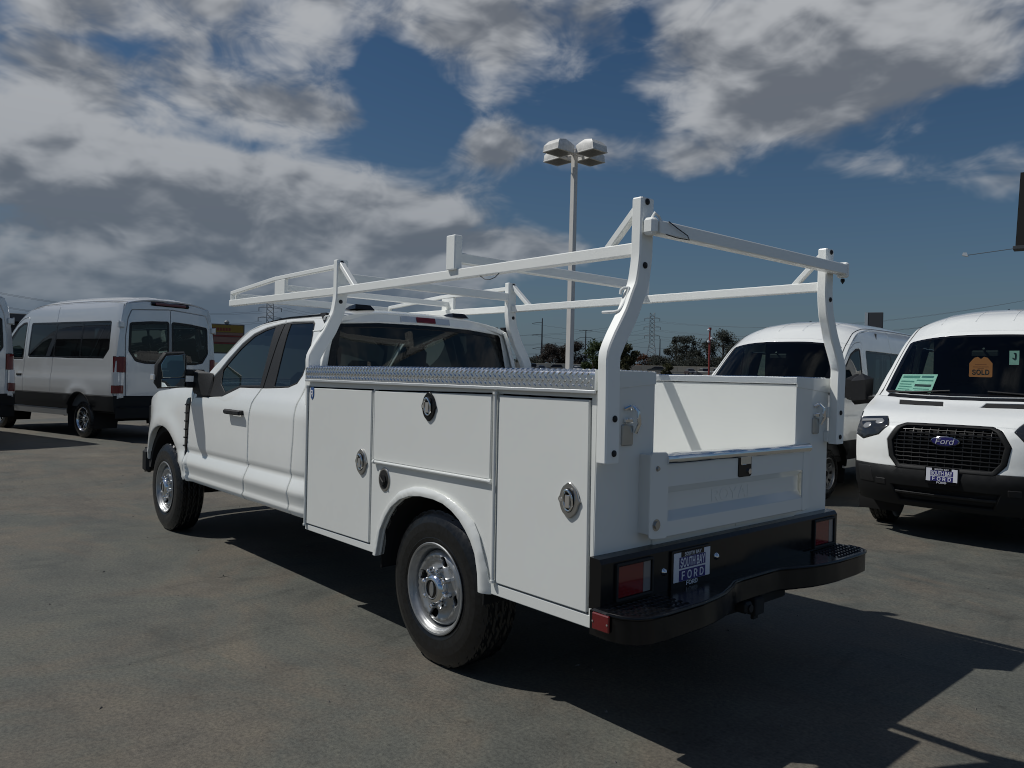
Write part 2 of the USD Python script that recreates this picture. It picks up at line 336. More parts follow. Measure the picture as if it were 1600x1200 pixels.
def pch(xs, ys):
    i = PchipInterpolator(xs, ys, extrapolate=False); lo, hi, a, b = xs[0], xs[-1], ys[0], ys[-1]
    return lambda t: np.where(np.asarray(t) <= lo, a, np.where(np.asarray(t) >= hi, b, i(np.clip(t, lo, hi))))
class Skin:
    """The top skin of a car body: stations of (centre x, z), (edge x, z) and fullness p, from front or rear along u = length of the centre line."""
    def __init__(self, st, Y):
        st = np.array(st, float); k = np.arange(len(st))
        self.f = [pch(k, st[:, i]) for i in range(5)]; self.Y = Y
        s = np.linspace(0, len(st)-1, 400); L = np.r_[0, np.cumsum(np.hypot(np.diff(self.f[0](s)), np.diff(self.f[1](s))))]
        self.s2u = lambda q: np.interp(q, s, L); self.u2s = lambda q: np.interp(q, L, s)
        self.lift = 0.0
    def __call__(self, u, v):
        s = self.u2s(np.asarray(u)); w = np.clip(np.asarray(v)/.8, -1.02, 1.02); xc, zc, xe, ze, p = (g(s) for g in self.f)
        a = np.abs(w)**p; y = w*self.Y(xe, ze); return np.stack([xc+(xe-xc)*a, y, zc+(ze-zc)*a], 1)
    def poly(self, pts):
        return sg.Polygon([(float(self.s2u(s)), v*.8) for s, v in pts])
def lifted(surf, d, ref):
    def g(u, v):
        e = 1e-3; u, v = np.asarray(u, float), np.asarray(v, float); P = surf(u, v)
        n = np.cross(surf(u+e, v)-surf(u-e, v), surf(u, v+e)-surf(u, v-e)); n /= np.maximum(np.linalg.norm(n, axis=1, keepdims=True), 1e-12)
        s = np.sign(((P-np.asarray(ref, float))*n).sum(1, keepdims=True)); return P+s*n*d
    return g

# ------------------------------------------------------------------ the ground
def build_ground():
    """The lot: level round the cars, then climbing a little towards the road beyond."""
    n = np.array([math.cos(math.radians(-47)), math.sin(math.radians(-47))])
    r = np.r_[np.linspace(0, 40, 41), np.geomspace(42, 6000, 60)]; a = np.linspace(0, 2*np.pi, 121)[:-1]
    V = [[0, 0, 0]]
    for R in r[1:]: V += [[R*math.cos(t), R*math.sin(t), 0] for t in a]
    V = np.array(V); F = []; m = len(a)
    for k in range(m): F.append([0, 1+k, 1+(k+1) % m])
    for i in range(len(r)-2):
        for k in range(m):
            p, q, s, t = 1+i*m+k, 1+i*m+(k+1) % m, 1+(i+1)*m+(k+1) % m, 1+(i+1)*m+k; F += [[p, s, q], [p, t, s]]
    F = np.array(F)
    V[:, 2] = ground_z(V[:, 0], V[:, 1])
    return V, F
def ground_z(x, y):
    x, y = np.asarray(x, float), np.asarray(y, float)
    d = (x+3.1)*math.cos(math.radians(-47))+(y-3.3)*math.sin(math.radians(-47))
    far = np.where(d < 30, 0, np.where(d < 60, (d-30)**2/60*.0225, .3375+(d-60)*.0225))
    far = np.minimum(far, 3.6+np.maximum(d-205, 0)*.010)
    st = lambda t: np.clip(t, 0, 1)**2*(3-2*np.clip(t, 0, 1))
    return far-.05*st((-2.2-y)/2.2)*st((9-x)/3)*st((34+y)/10)+.17*st((x-5.0)/7.0)*st((40-x)/10)*st((y+9)/4)
def ground_mat():
    n = {'g': ('geometry', {}),
         'mp': ('mapping', {'mapping_type': 'point', 'rotation': (0, 0, 0.62), 'scale': (1.0, .22, 1.0)}),
         'mp2': ('mapping', {'mapping_type': 'point', 'rotation': (0, 0, -0.35), 'scale': (.16, 1.0, 1.0)}),
         'big': ('noise_texture', {'scale': .55, 'detail': 7.0, 'roughness': .68, 'distortion': .8}),
         'mid': ('noise_texture', {'scale': 1.9, 'detail': 9.0, 'roughness': .72, 'distortion': .2}),
         'strk': ('noise_texture', {'scale': 4.0, 'detail': 8.0, 'roughness': .74, 'distortion': .5}),
         'strk2': ('noise_texture', {'scale': 5.0, 'detail': 6.0, 'roughness': .7, 'distortion': .3}),
         'fine': ('noise_texture', {'scale': 55.0, 'detail': 6.0, 'roughness': .8}),
         'speck': ('voronoi_texture', {'scale': 22.0}), 'speckn': ('white_noise_texture', {'dimensions': '3D'}),
         'agg': ('noise_texture', {'scale': 220.0, 'detail': 3.0, 'roughness': .7}),
         'spot': ('noise_texture', {'scale': 7.0, 'detail': 3.0, 'roughness': .6}),
         'r1': ('rgb_ramp', {'ramp': [(.32, (.074, .079, .072)), (.45, (.094, .095, .083)), (.55, (.112, .100, .082)), (.68, (.130, .120, .100))]}),
         'r2': ('rgb_ramp', {'ramp': [(.28, (.68, .69, .70)), (.5, (1.0, 1.0, 1.0)), (.72, (1.24, 1.22, 1.16))]}),
         'r3': ('rgb_ramp', {'ramp': [(.30, (.70, .72, .72)), (.44, (1.0, 1.0, 1.0)), (.75, (1.06, 1.05, 1.03))]}),
         'r6': ('rgb_ramp', {'ramp': [(.30, (.84, .84, .84)), (.45, (1.0, 1.0, 1.0)), (.66, (1.0, 1.0, 1.0)), (.78, (1.22, 1.20, 1.15))]}),
         'r4': ('rgb_ramp', {'ramp': [(.30, (.50, .50, .50)), (.5, (1.0, 1.0, 1.0)), (.70, (1.52, 1.50, 1.44))]}),
         'r5': ('rgb_ramp', {'ramp': [(.64, (1.0, 1.0, 1.0)), (.73, (.66, .64, .62))]}),
         'r7': ('rgb_ramp', {'ramp': [(.0, (1.9, 1.9, 1.85)), (.035, (1.5, 1.5, 1.45)), (.05, (1.0, 1.0, 1.0))]}), 'sel': ('math', {'math_type': 'greater_than', 'value2': .93}),
         'p': ('principled_bsdf', {'specular_ior_level': .3}),
         'b': ('bump', {'strength': .45, 'distance': .004}), 'b2': ('bump', {'strength': .25, 'distance': .02}),
         'rr': ('map_range', {'from_min': .3, 'from_max': .7, 'to_min': .66, 'to_max': .92})}
    l = [('g.position', 'mp.vector'), ('g.position', 'mp2.vector'), ('mp.vector', 'strk.vector'), ('mp2.vector', 'strk2.vector')]+[('g.position', k+'.vector') for k in ('big', 'mid', 'fine', 'speck', 'agg', 'spot')]
    l += [('big.fac', 'r1.fac'), ('mid.fac', 'r2.fac'), ('strk.fac', 'r3.fac'), ('strk2.fac', 'r6.fac'), ('fine.fac', 'r4.fac'), ('spot.fac', 'r5.fac'), ('speck.distance', 'r7.fac'), ('speck.position', 'speckn.vector'), ('speckn.value', 'sel.value1')]
    prev = 'r1.color'
    for k, (src, f) in enumerate((('r2', 1.0), ('r3', 1.0), ('r6', 1.0), ('r4', 1.0), ('r5', .6), ('r7', None))):
        n[f'm{k}'] = ('mix', {'mix_type': 'multiply', **({'fac': f} if f is not None else {})}); l += [(prev, f'm{k}.color1'), (src+'.color', f'm{k}.color2')]
        if f is None: l.append(('sel.value', f'm{k}.fac'))
        prev = f'm{k}.color'
    l += [(prev, 'p.base_color'), ('agg.fac', 'b.height'), ('mid.fac', 'b2.height'), ('b2.normal', 'b.normal'), ('b.normal', 'p.normal'), ('mid.fac', 'rr.value'), ('rr.result', 'p.roughness')]
    return usdkit.material(stage, '/World/Looks/worn_concrete', n, l, surface='p.BSDF')
obj('ground', build_ground(), ground_mat(), None, smooth=True, kind='structure')

def debris():
    rg = np.random.default_rng(5); V, F, k = [], [], 0
    for _ in range(260):
        x, y = rg.uniform(-2.5, 9), rg.uniform(-3.5, 4.2); r = rg.uniform(.002, .007); z = float(ground_z(x, y)); a = rg.uniform(0, 6.3); L = r*rg.uniform(1, 3)
        if rg.uniform() < .08: L, r = rg.uniform(.02, .05), .0022
        q = np.array([[-L, 0, 0], [0, r, 0], [L, 0, 0], [0, -r, 0], [0, 0, r*1.3]]); c, s_ = math.cos(a), math.sin(a); V.append(q@np.array([[c, s_, 0], [-s_, c, 0], [0, 0, 1]])+[x, y, z+.0005]); F.append(np.array([[0, 4, 1], [1, 4, 2], [2, 4, 3], [3, 4, 0]])[:, ::-1]+k); k += 5
    return np.vstack(V), np.vstack(F)
tag(obj('grit', debris(), mat('grit_stone', (.13, .12, .11), .85, vary=.6, scale=3), None, smooth=False, kind='stuff'), 'scattered tiny stones and twigs on the lot around the truck', 'grit')

# ------------------------------------------------------------------ wheels (built with the outer side towards +y, hub at the origin)
def tyre_mesh(R, w, rim, n=150, blocks=True):
    sh = R-.395
    prof = [(rim-.010, -.035), (rim-.001, -.014), (rim+.018, -.005), (rim+.026, -.0018), (rim+.029, -.003), ((rim+R)/2-.018, 0.0014), ((rim+R)/2-.014, .0004), ((rim+R)/2+.018, -.0008), ((rim+R)/2+.022, -.0026), (R-.034, -.012), (R-.018, -.022), (R-.010, -.030)]
    k = len(prof); tw = w-.066; nt = 22
    for i in range(nt+1): prof.append((R-.0022*abs(i/nt*2-1)**3, -.033-tw*i/nt))
    prof += [(R-.018, -w+.024), (R-.06, -w+.004), ((rim+R)/2, -w), (rim, -w+.03)]
    def rip(a, j):
        i = j-k; t = np.round(a/(2*np.pi)*n).astype(int)
        rib = (i >= 0) & (i <= nt)
        groove = rib & np.isin(i, [5, 6, 11, 16, 17])
        cross = rib & ~groove & (((t+np.where(i > 8, 2, 0)+(i % 3)) % 5) == 0)
        shoulder = (j == k-1) & ((t % 5) == 0)
        letter = 0
        return np.where(groove, -.008, 0)+np.where(cross, -.007, 0)+np.where(shoulder, -.006, 0)
    return lathe(prof, n, ripple=rip if blocks else None)
def build_wheel(parent, x, y, R=.395, w=.245, rim=.2285, style='truck', flip=False, name='wheel'):
    g = group_part(name, parent, (x, y, R-.004), 180 if flip else None)
    obj('tyre', tyre_mesh(R, w, rim), RUBBER, g, smooth=24)
    if style == 'truck':
        flange = lathe([(rim-.012, -.030), (rim+.003, -.008), (rim+.004, -.003), (rim, .000), (rim-.008, -.002), (rim-.013, -.012), (rim-.016, -.021), (rim-.024, -.026), (rim-.029, -.031), (rim-.032, -.042), (rim-.036, -.056), (rim-.04, -.07)], 64)
        barrel = lathe([(rim-.037, -.062), (rim-.04, -.23)], 48)
        disc = sg.Point(0, 0).buffer(rim-.037, quad_segs=20).difference(sg.Point(0, 0).buffer(.068, quad_segs=10))
        for a in (105, 15, 285, 195): disc = disc.difference(ellipse(.143*math.cos(math.radians(a)), .143*math.sin(math.radians(a)), .0265, .0265, 18))
        dp = pch([.06, .09, .105, .125, .145, .163, .176, .185, .20], [-.030, -.030, -.036, -.044, -.036, -.026, -.030, -.044, -.06])
        dish = panel(disc, lambda u, v: np.stack([u, dp(np.hypot(u, v)), v], 1), h=.018, edge=.004, thick=.012, ref=(0, -1, 0))
        obj('rim', [flange, barrel, dish], STEELW, g, smooth=40)
        obj('brake_drum', lathe([(.0, -.085), (.175, -.085), (.178, -.095), (.178, -.2), (0, -.2)], 32), BLACKMATTE, g)
        obj('hub', lathe([(.078, -.04), (.077, -.016), (.072, -.002), (.064, .010), (.054, .013), (.051, .006)], 40), CHROME, g, smooth=40)
        obj('hub_cap', lathe([(.0, .009), (.044, .009), (.052, .005)], 32), BLACKGL, g)
        obj('hub_emblem', [plate(ellipse(0, 0, .018, .037), (0, .0125, 0), (-1, 0, 0), (0, 0, 1), .004), tube([( .048*math.cos(t), .011, .048*math.sin(t)) for t in np.linspace(0, 2*np.pi, 40, endpoint=False)], .0035, 8, True)], STEELW, g)
        for k in range(8):
            a = k*math.pi/4+.2; c = (.094*math.cos(a), 0.002, .094*math.sin(a))
            obj('lug_nut', lathe([(.0165, -.040), (.0155, -.018), (.012, -.002), (.007, .003), (0, .004)], 8, c=c), CHROME, g, smooth=30)
    else:
        flange = lathe([(rim-.012, -.030), (rim+.002, -.010), (rim+.003, -.004), (rim-.004, -.001), (rim-.012, -.010), (rim-.018, -.03), (rim-.022, -.05)], 56)
        barrel = lathe([(rim-.02, -.045), (rim-.03, -.2)], 40)
        disc = sg.Point(0, 0).buffer(rim-.016, quad_segs=16)
        nh, ri, ro, half = (10, .085, rim-.034, 10.5) if style == 'chrome' else (8, .115, rim-.045, 9.5)
        for k in range(nh):
            a0 = k*360/nh; pts = [(ri*math.cos(math.radians(a0+d)), ri*math.sin(math.radians(a0+d))) for d in (-half*.8, half*.8)]+[(ro*math.cos(math.radians(a0+d)), ro*math.sin(math.radians(a0+d))) for d in (half, 0, -half)]
            disc = disc.difference(sg.Polygon(pts).buffer(-.006).buffer(.006))
        dp = pch([0, .05, .08, .13, .18, .2], [-.030, -.032, -.046, -.030, -.022, -.035])
        dish = panel(disc, lambda u, v: np.stack([u, dp(np.hypot(u, v)), v], 1), h=.018, edge=.004, thick=.014, ref=(0, -1, 0))
        m = CHROME if style == 'chrome' else STEELW
        obj('rim', [flange, barrel, dish], m, g, smooth=40)
        obj('hub_cap', lathe([(0, -.018), (.03, -.019), (.036, -.03)], 24), BLACKPL if style != 'chrome' else STEELW, g)
        obj('brake_disc', lathe([(0, -.08), (.15, -.08), (.155, -.1), (0, -.1)], 32), BLACKMATTE, g)
    return g

# ------------------------------------------------------------------ the service truck (x forward from the rear axle, y left)
TY0 = pch([.40, .50, .530, .548, .562, .575, .655, .672, .690, .770, .782, .792, .804, 1.0, 1.15, 1.25, 1.33, 1.40, 1.60, 1.80, 1.845, 1.90],
          [.885, .925, .950, .962, .964, .958, .975, .980, .977, .953, .949, .956, .962, .966, .966, .952, .925, .905, .850, .782, .758, .715])
def TY(x, z):
    x, z = np.asarray(x, float), np.asarray(z, float)
    y = TY0(z)
    fl = np.exp(-((np.hypot(x-4.17, z-.40)-.60)/.10)**2)*.022*(x > 3.55)
    t = np.clip((x-4.35)/.6, 0, 2); q = np.clip((x-3.5)/.4, 0, 1)
    y = y*(1-q)+np.maximum(y, .972-.09*np.clip((z-1.1)/.25, 0, 1)**2)*q
    r = np.clip((1.62-x)/.22, 0, 1)**3*.02
    return y+fl-.16*t**2.2-r
def build_truck():
    T = thing('service_truck', 'white extended-cab service truck with utility boxes, ladder rack and black rear bumper, nearest vehicle', 'truck')
    P = sg.Polygon
    side = lambda u, v: np.stack([u, TY(u, v), v], 1)
    ref = (2.5, 0, 1.0)
    arch = sg.Point(4.185, .415).buffer(.535, quad_segs=16)
    def both(name, mesh, m, label=None, smooth=32):
        obj(name, mesh, m, T, smooth, label); obj(name, mirY(mesh), m, T, smooth, label)
    g = .0045
    fender = P([(3.64, .515), (3.9, .515), (4.6, .52), (4.76, .66), (4.80, .90), (4.78, 1.08), (4.66, 1.185), (4.4, 1.262), (4.0, 1.300), (3.60, 1.330), (3.485, 1.335), (3.482, 1.24), (3.537, 1.128), (3.575, .93), (3.591, .743), (3.601, .60), (3.585, .53)])
    door = P([(3.575, .515), (3.597, .60), (3.587, .743), (3.571, .93), (3.533, 1.128), (3.478, 1.235), (3.47, 1.335), (3.36, 1.405), (3.222, 1.50), (2.965, 1.645), (2.739, 1.782), (2.544, 1.822), (2.243, 1.846), (2.180, 1.848), (2.168, 1.80), (2.185, 1.55), (2.205, 1.349), (2.297, 1.234), (2.324, 1.10), (2.326, .953), (2.335, .80), (2.37, .66), (2.437, .512)])
    rdoor = P([(2.425, .512), (2.358, .66), (2.323, .80), (2.314, .953), (2.312, 1.10), (2.285, 1.234), (2.195, 1.345), (2.173, 1.55), (2.156, 1.80), (2.168, 1.848), (1.75, 1.845), (1.545, 1.835), (1.525, 1.65), (1.53, 1.485), (1.556, 1.35), (1.60, 1.24), (1.607, 1.03), (1.64, .79), (1.672, .528), (1.672, .512)])
    quarter = P([(1.66, .512), (1.628, .79), (1.595, 1.03), (1.588, 1.235), (1.546, 1.34), (1.519, 1.48), (1.513, 1.65), (1.533, 1.835), (1.45, 1.83), (1.425, 1.45), (1.415, 1.0), (1.415, .512)])
    dlo = P([(3.42, 1.238), (2.88, 1.266), (2.60, 1.343), (2.146, 1.350), (1.80, 1.364), (1.68, 1.395), (1.633, 1.45), (1.615, 1.561), (1.655, 1.715), (1.690, 1.800), (1.73, 1.821), (2.05, 1.829), (2.214, 1.821), (2.441, 1.797), (2.631, 1.755), (2.793, 1.680), (2.977, 1.556), (3.083, 1.472), (3.206, 1.395), (3.38, 1.315)])
    fglass = P([(3.03, 1.470), (2.80, 1.640), (2.62, 1.735), (2.46, 1.778), (2.305, 1.800), (2.27, 1.56), (2.256, 1.366), (2.607, 1.358), (2.86, 1.30), (2.99, 1.36)])
    rglass = P([(2.068, 1.812), (2.035, 1.56), (2.017, 1.368), (1.80, 1.377), (1.69, 1.408), (1.652, 1.46), (1.636, 1.565), (1.672, 1.71), (1.708, 1.795), (1.74, 1.808)]).buffer(.004)
    both('front_fender', panel(fender.difference(arch), side, .035, .006, .05, ref), WHITE)
    both('door', panel(door.difference(dlo.buffer(.003)), side, .02, .005, .03, ref), WHITE, 'front side door in white')
    both('rear_door', panel(rdoor.difference(dlo.buffer(.003)), side, .02, .005, .03, ref), WHITE, 'narrow rear-hinged side door in white')
    both('cab_corner', panel(quarter, side, .02, .004, .03, ref), WHITE)
    cut = P([(2.160, 1.83), (2.185, 1.34), (2.199, 1.34), (2.174, 1.83)])
    both('window_trim', panel(dlo.difference(fglass).difference(rglass).difference(cut), lifted(side, -.004, ref), .05, .002, .01, ref), BLACKPL)
    both('window_glass', panel(fglass, lifted(side, -.009, ref), .08, .001, .003, ref), GLASST)
    both('window_glass', panel(rglass, lifted(side, -.009, ref), .08, .001, .003, ref), GLASSD, 'dark tinted rear side pane')
    vent = P([(3.605, 1.20), (3.585, 1.225), (3.53, 1.232), (3.512, 1.20), (3.54, 1.00), (3.565, .80), (3.583, .735), (3.60, .76), (3.606, .90)])
    both('fender_vent', panel(vent, lifted(side, .007, ref), .03, .004, .02, ref), BLACKGL)
    for k in range(6):
        z0 = 1.17-.07*k; x0 = 3.555+.006*k
        both('vent_fin', rbox((x0-.012, .955, z0-.006), (x0+.028, .988, z0+.006), .003), BLACKPL)
    lip = arch.buffer(.004).difference(arch.buffer(-.05)).intersection(P([(3.6, .52), (4.9, .52), (4.9, 1.2), (3.6, 1.2)]))
    both('arch_liner', panel(lip, lambda u, v: np.stack([u, TY(u, v)*0+.925, v], 1), .06, .002, .30, ref), BLACKMATTE)
    # top skin
    S = Skin([(5.02, 1.12, 4.80, 1.06, 3.2), (4.90, 1.215, 4.72, 1.155, 3.2), (4.45, 1.30, 4.40, 1.255, 3.5), (3.74, 1.375, 3.56, 1.325, 3.5), (3.64, 1.372, 3.45, 1.345, 3.0),
              (2.86, 1.83, 2.76, 1.785, 2.8), (2.66, 1.90, 2.56, 1.828, 3.0), (2.2, 1.938, 2.2, 1.850, 3.2), (1.75, 1.938, 1.75, 1.849, 3.4), (1.50, 1.905, 1.47, 1.835, 3.6)], TY)
    tref = (2.5, 0, .9)
    obj('hood', panel(S.poly([(0.05, -.985), (3.0, -.985), (3.0, .985), (0.05, .985)]), S, .09, .006, .03, tref), WHITE, T)
    obj('cowl', panel(S.poly([(3.03, -.97), (4.02, -.95), (4.02, .95), (3.03, .97)]), lifted(S, -.012, tref), .09, .004, .02, tref), BLACKPL, T)
    wsh = S.poly([(4.08, -.90), (4.98, -.885), (4.98, .885), (4.08, .90)])
    obj('windscreen_frame', panel(S.poly([(3.6, -1.0), (5.05, -1.0), (5.05, 1.0), (3.6, 1.0)]).difference(wsh.buffer(.012)).difference(S.poly([(3.0, -.97), (4.05, -.95), (4.05, .95), (3.0, .97)])), S, .07, .004, .03, tref), WHITE, T)
    obj('windscreen', panel(wsh, lifted(S, -.004, tref), .12, .002, .004, tref), GLASSW, T)
    obj('roof', panel(S.poly([(5.07, -1.0), (9.0, -1.0), (9.0, 1.0), (5.07, 1.0)]), S, .09, .006, .03, tref), WHITE, T)
    for sg_ in (1, -1):
        pts = S(np.linspace(S.s2u(5.2), S.s2u(8.9), 16), np.full(16, .8*.93*sg_)); obj('roof_ditch_moulding', tube(pts+[0, 0, .003], .007, 8), BLACKPL, T)
        obj('roof_antenna', hull([(1.62+dx, .43*sg_+dy, 1.925+dz) for dx, dy, dz in [(0, -.08, 0), (0, .08, 0), (.20, -.06, 0), (.20, .06, 0), (.03, -.06, .035), (.03, .06, .035), (.15, -.04, .03), (.15, .04, .03)]]), BLACKGL, T)
    # rear wall of the cab: (y, z) -> x
    rz = pch([.5, 1.38, 1.55, 1.83, 1.95], [1.415, 1.425, 1.445, 1.480, 1.52])
    rear = lambda y, z: np.stack([rz(z)+.05*np.abs(np.clip(y/.86, -1.1, 1.1))**4, y, z], 1)
    rref = (2.5, 0, 1.2)
    wall = P([(-.93, .52), (.93, .52), (.935, 1.3), (.90, 1.42), (.84, 1.60), (.772, 1.81), (.70, 1.868), (.4, 1.895), (0, 1.902), (-.4, 1.895), (-.70, 1.868), (-.772, 1.81), (-.84, 1.60), (-.90, 1.42), (-.935, 1.3)])
    bl = poly_smooth([(-.80, 1.45), (.80, 1.45), (.735, 1.80), (.4, 1.825), (0, 1.832), (-.4, 1.825), (-.735, 1.80)], .03)
    gl = poly_smooth([(-.745, 1.48), (.745, 1.48), (.69, 1.775), (.35, 1.797), (0, 1.803), (-.35, 1.797), (-.69, 1.775)], .03)
    obj('cab_back', panel(wall.difference(bl.buffer(.002)), rear, .07, .008, .03, rref), WHITE, T)
    obj('rear_window_surround', panel(bl.difference(gl), lifted(rear, -.002, rref), .05, .002, .01, rref), BLACKGL, T)
    obj('rear_window', panel(gl, lifted(rear, -.004, rref), .12, .001, .003, rref), GLASSD, T)
    bz = lambda y0, y1, z0, z1, d: panel(poly_smooth([(y0, z0), (y1, z0), (y1, z1), (y0, z1)], .008), lifted(rear, d, rref), .04, .003, .02, rref)
    bk = obj('brake_light', bz(-.22, .22, 1.842, 1.892, .006), CLEAR, T)
    obj('red_lens', bz(-.085, .085, 1.847, 1.887, .012), RED, bk); 
    for y0 in (.80, -.80): obj('roof_end_cap', hull([(1.47, y0-.03, 1.80), (1.47, y0+.02, 1.78), (1.50, y0, 1.87), (1.58, y0, 1.87), (1.5, y0-.03*np.sign(y0), 1.865)]), BLACKPL, T)
    # mirrors
    def mirror(s):
        def y(v): return v
        pts = lambda x, k: [(x, a, b) for a, b in ((1.015+k, 1.315+k), (1.235-k, 1.305+k), (1.262-k, 1.35), (1.258-k, 1.50), (1.195-k, 1.608-k), (1.03+k, 1.618-k), (1.005+k, 1.56))]
        hd = hull(pts(3.475, .012)+pts(3.50, 0)+pts(3.57, .015)+pts(3.61, .05))
        face = lambda q, x: plate(P(q), (x, 0, 0), (0, -1, 0), (0, 0, 1), .006, .002)
        N = lambda q: [(-a, b) for a, b in q]
        ms = hd if s > 0 else mirY(hd); m = obj('mirror', ms, BLACKPL, T)
        gm = face(N([(1.03, 1.405), (1.205, 1.395), (1.222, 1.50), (1.18, 1.575), (1.035, 1.592)]), 3.470); gm2 = face(N([(1.03, 1.325), (1.215, 1.318), (1.215, 1.385), (1.03, 1.393)]), 3.471)
        for a in (gm, gm2): obj('mirror_pane', a if s > 0 else mirY(a), MIRROR, m)
        lamp = rbox((3.49, 1.255, 1.375), (3.58, 1.272, 1.42), .005); obj('marker_lens', lamp if s > 0 else mirY(lamp), CLEAR, m)
        arms = cat([rbox((3.47, .86, 1.415), (3.575, 1.02, 1.47), .012), rbox((3.45, .86, 1.315), (3.57, 1.02, 1.365), .012), hull([(3.50, .90, 1.25), (3.12, .935, 1.262), (3.5, .94, 1.25), (3.18, .90, 1.44), (3.50, .955, 1.30), (3.44, .965, 1.44), (3.5, .93, 1.47), (3.14, .965, 1.26)])])
        obj('mirror_arm', arms if s > 0 else mirY(arms), BLACKPL, m)
    mirror(1); mirror(-1)
    def handle(s):
        m = cat([rbox((2.395, .985, 1.138), (2.69, 1.012, 1.176), .01), rbox((2.41, .95, 1.140), (2.46, .99, 1.174), .006), rbox((2.62, .95, 1.140), (2.68, .99, 1.174), .006)]); obj('door_handle', m if s > 0 else mirY(m), BLACKPL, T)
    handle(1); handle(-1)
    # front end
    front = lambda y, z: np.stack([5.03-.02*np.abs(z-.95)-.20*np.abs(np.clip(y/.93, -1.05, 1.05))**3.2, y, z], 1)
    fr = P([(-.90, .70), (.90, .70), (.90, 1.10), (.75, 1.14), (-.75, 1.14), (-.90, 1.10)])
    obj('grille_surround', panel(fr, front, .08, .01, .05, (3, 0, .9)), BLACKPL, T)
    gr = obj('grille', panel(P([(-.55, .78), (.55, .78), (.60, .95), (.55, 1.10), (-.55, 1.10), (-.60, .95)]), lifted(front, .012, (3, 0, .9)), .08, .01, .03, (3, 0, .9)), BLACKMATTE, T)
    for k in range(4): obj('grille_bar', panel(P([(-.54, .82+.075*k), (.54, .82+.075*k), (.54, .85+.075*k), (-.54, .85+.075*k)]), lifted(front, .035, (3, 0, .9)), .1, .005, .03, (3, 0, .9)), STEELW, gr)
    for s in (1, -1):
        q = P([(.62*s, .80), (.88*s, .80), (.88*s, 1.09), (.62*s, 1.07)]); obj('headlight', panel(q, lifted(front, .015, (3, 0, .9)), .06, .01, .04, (3, 0, .9)), LAMPDARK, T)
    bump = lambda y, z: np.stack([5.15-.22*np.abs(np.clip(y/1.0, -1.05, 1.05))**3-.02*np.abs(z-.55)/.12, y, z], 1)
    obj('front_bumper', [panel(P([(-.90, .44), (.90, .44), (.90, .69), (-.90, .69)]), bump, .1, .02, .06, (3, 0, .6)), rbox((4.72, .87, .46), (4.88, .945, .69), .03), rbox((4.72, -.945, .46), (4.88, -.87, .69), .03)], GREYPL, T)
    # cab interior
    obj('cab_floor', rbox((1.48, -.86, .55), (3.9, .86, .64), .01), BLACKMATTE, T)
    obj('firewall', rbox((3.60, -.88, .5), (3.66, .88, 1.25), .01), BLACKMATTE, T)
    obj('engine_block', rbox((3.66, -.62, .45), (4.85, .62, 1.08), .05), BLACKMATTE, T)
    obj('dashboard', hull([(3.62, y, z) for y in (-.84, .84) for z in (.8, 1.34)]+[(3.18, y, z) for y in (-.82, .82) for z in (.85, 1.18)]+[(3.30, y, 1.30) for y in (-.8, .8)]), TRIM, T)
    obj('headliner', panel(S.poly([(5.1, -.86), (8.6, -.86), (8.6, .86), (5.1, .86)]), lifted(S, -.05, tref), .2, .004, .01, tref), TRIML, T)
    for s in (1, -1):
        obj('door_card', rbox((1.7, .86*s, .55), (3.5, .885*s, 1.28), .01), TRIM, T)
        seat = obj('front_seat', cat([rbox((2.35, .13*s, .70), (2.95, .66*s, .95), .05), rotax(rbox((2.30, .14*s, .85), (2.45, .65*s, 1.48), .05), (0, 1, 0), -.18, (2.4, 0, .9))]), SEATM, T)
        obj('headrest', rotax(rbox((2.18, .28*s, 1.50), (2.28, .53*s, 1.70), .04), (0, 1, 0), -.1, (2.2, 0, 1.5)), SEATM, seat)
    rb = obj('rear_bench', cat([rbox((1.62, -.75, .70), (2.0, .75, .93), .05), rbox((1.52, -.76, .85), (1.66, .76, 1.42), .04)]), SEATM, T)
    for y0 in (.45, 0, -.45): obj('headrest', rbox((1.55, y0-.12, 1.43), (1.63, y0+.12, 1.56), .03), SEATM, rb)
    a = np.linspace(0, 2*np.pi, 28, endpoint=False)
    obj('steering_wheel', [tube(np.stack([3.05+.18*np.sin(a)*.4, .40+.185*np.cos(a), 1.20+.18*np.sin(a)*.92], 1), .014, 8, True), bar((3.05, .22, 1.2), (3.05, .58, 1.2), .05, .02), cyl((3.05, .4, 1.2), (3.3, .4, 1.08), .03)], BLACKPL, T)
    # chassis
    both('frame_rail', rbox((-.95, .38, .50), (4.75, .46, .68), .01), BLACKMATTE)
    obj('rear_axle', [cyl((0, -.82, .395), (0, .82, .395), .055), cat([trimesh.creation.icosphere(2, .17)])], BLACKMATTE, T) if False else obj('rear_axle', [cyl((0, -.82, .395), (0, .82, .395), .055), lathe([(.02, -.15), (.14, -.10), (.17, 0), (.14, .10), (.02, .15)], 20, 'x', (0, 0, .395))], BLACKMATTE, T)
    obj('front_axle', cyl((4.17, -.75, .36), (4.17, .75, .36), .05), BLACKMATTE, T)
    obj('fuel_tank', rbox((1.5, -.3, .36), (3.2, .36, .62), .05), BLACKMATTE, T)
    obj('exhaust_pipe', tube([(3.4, -.5, .42), (1.2, -.5, .42), (.5, -.55, .52), (-.5, -.6, .50), (-.9, -.75, .44)], .04, 10), BLACKMATTE, T)
    build_wheel(T, 0, .972); build_wheel(T, 4.17, .955)
    build_wheel(T, 0, -.972, flip=True); build_wheel(T, 4.17, -.955, flip=True)
    build_service_body(T, both); build_rack(T, both); build_rear_bumper(T)
    return T

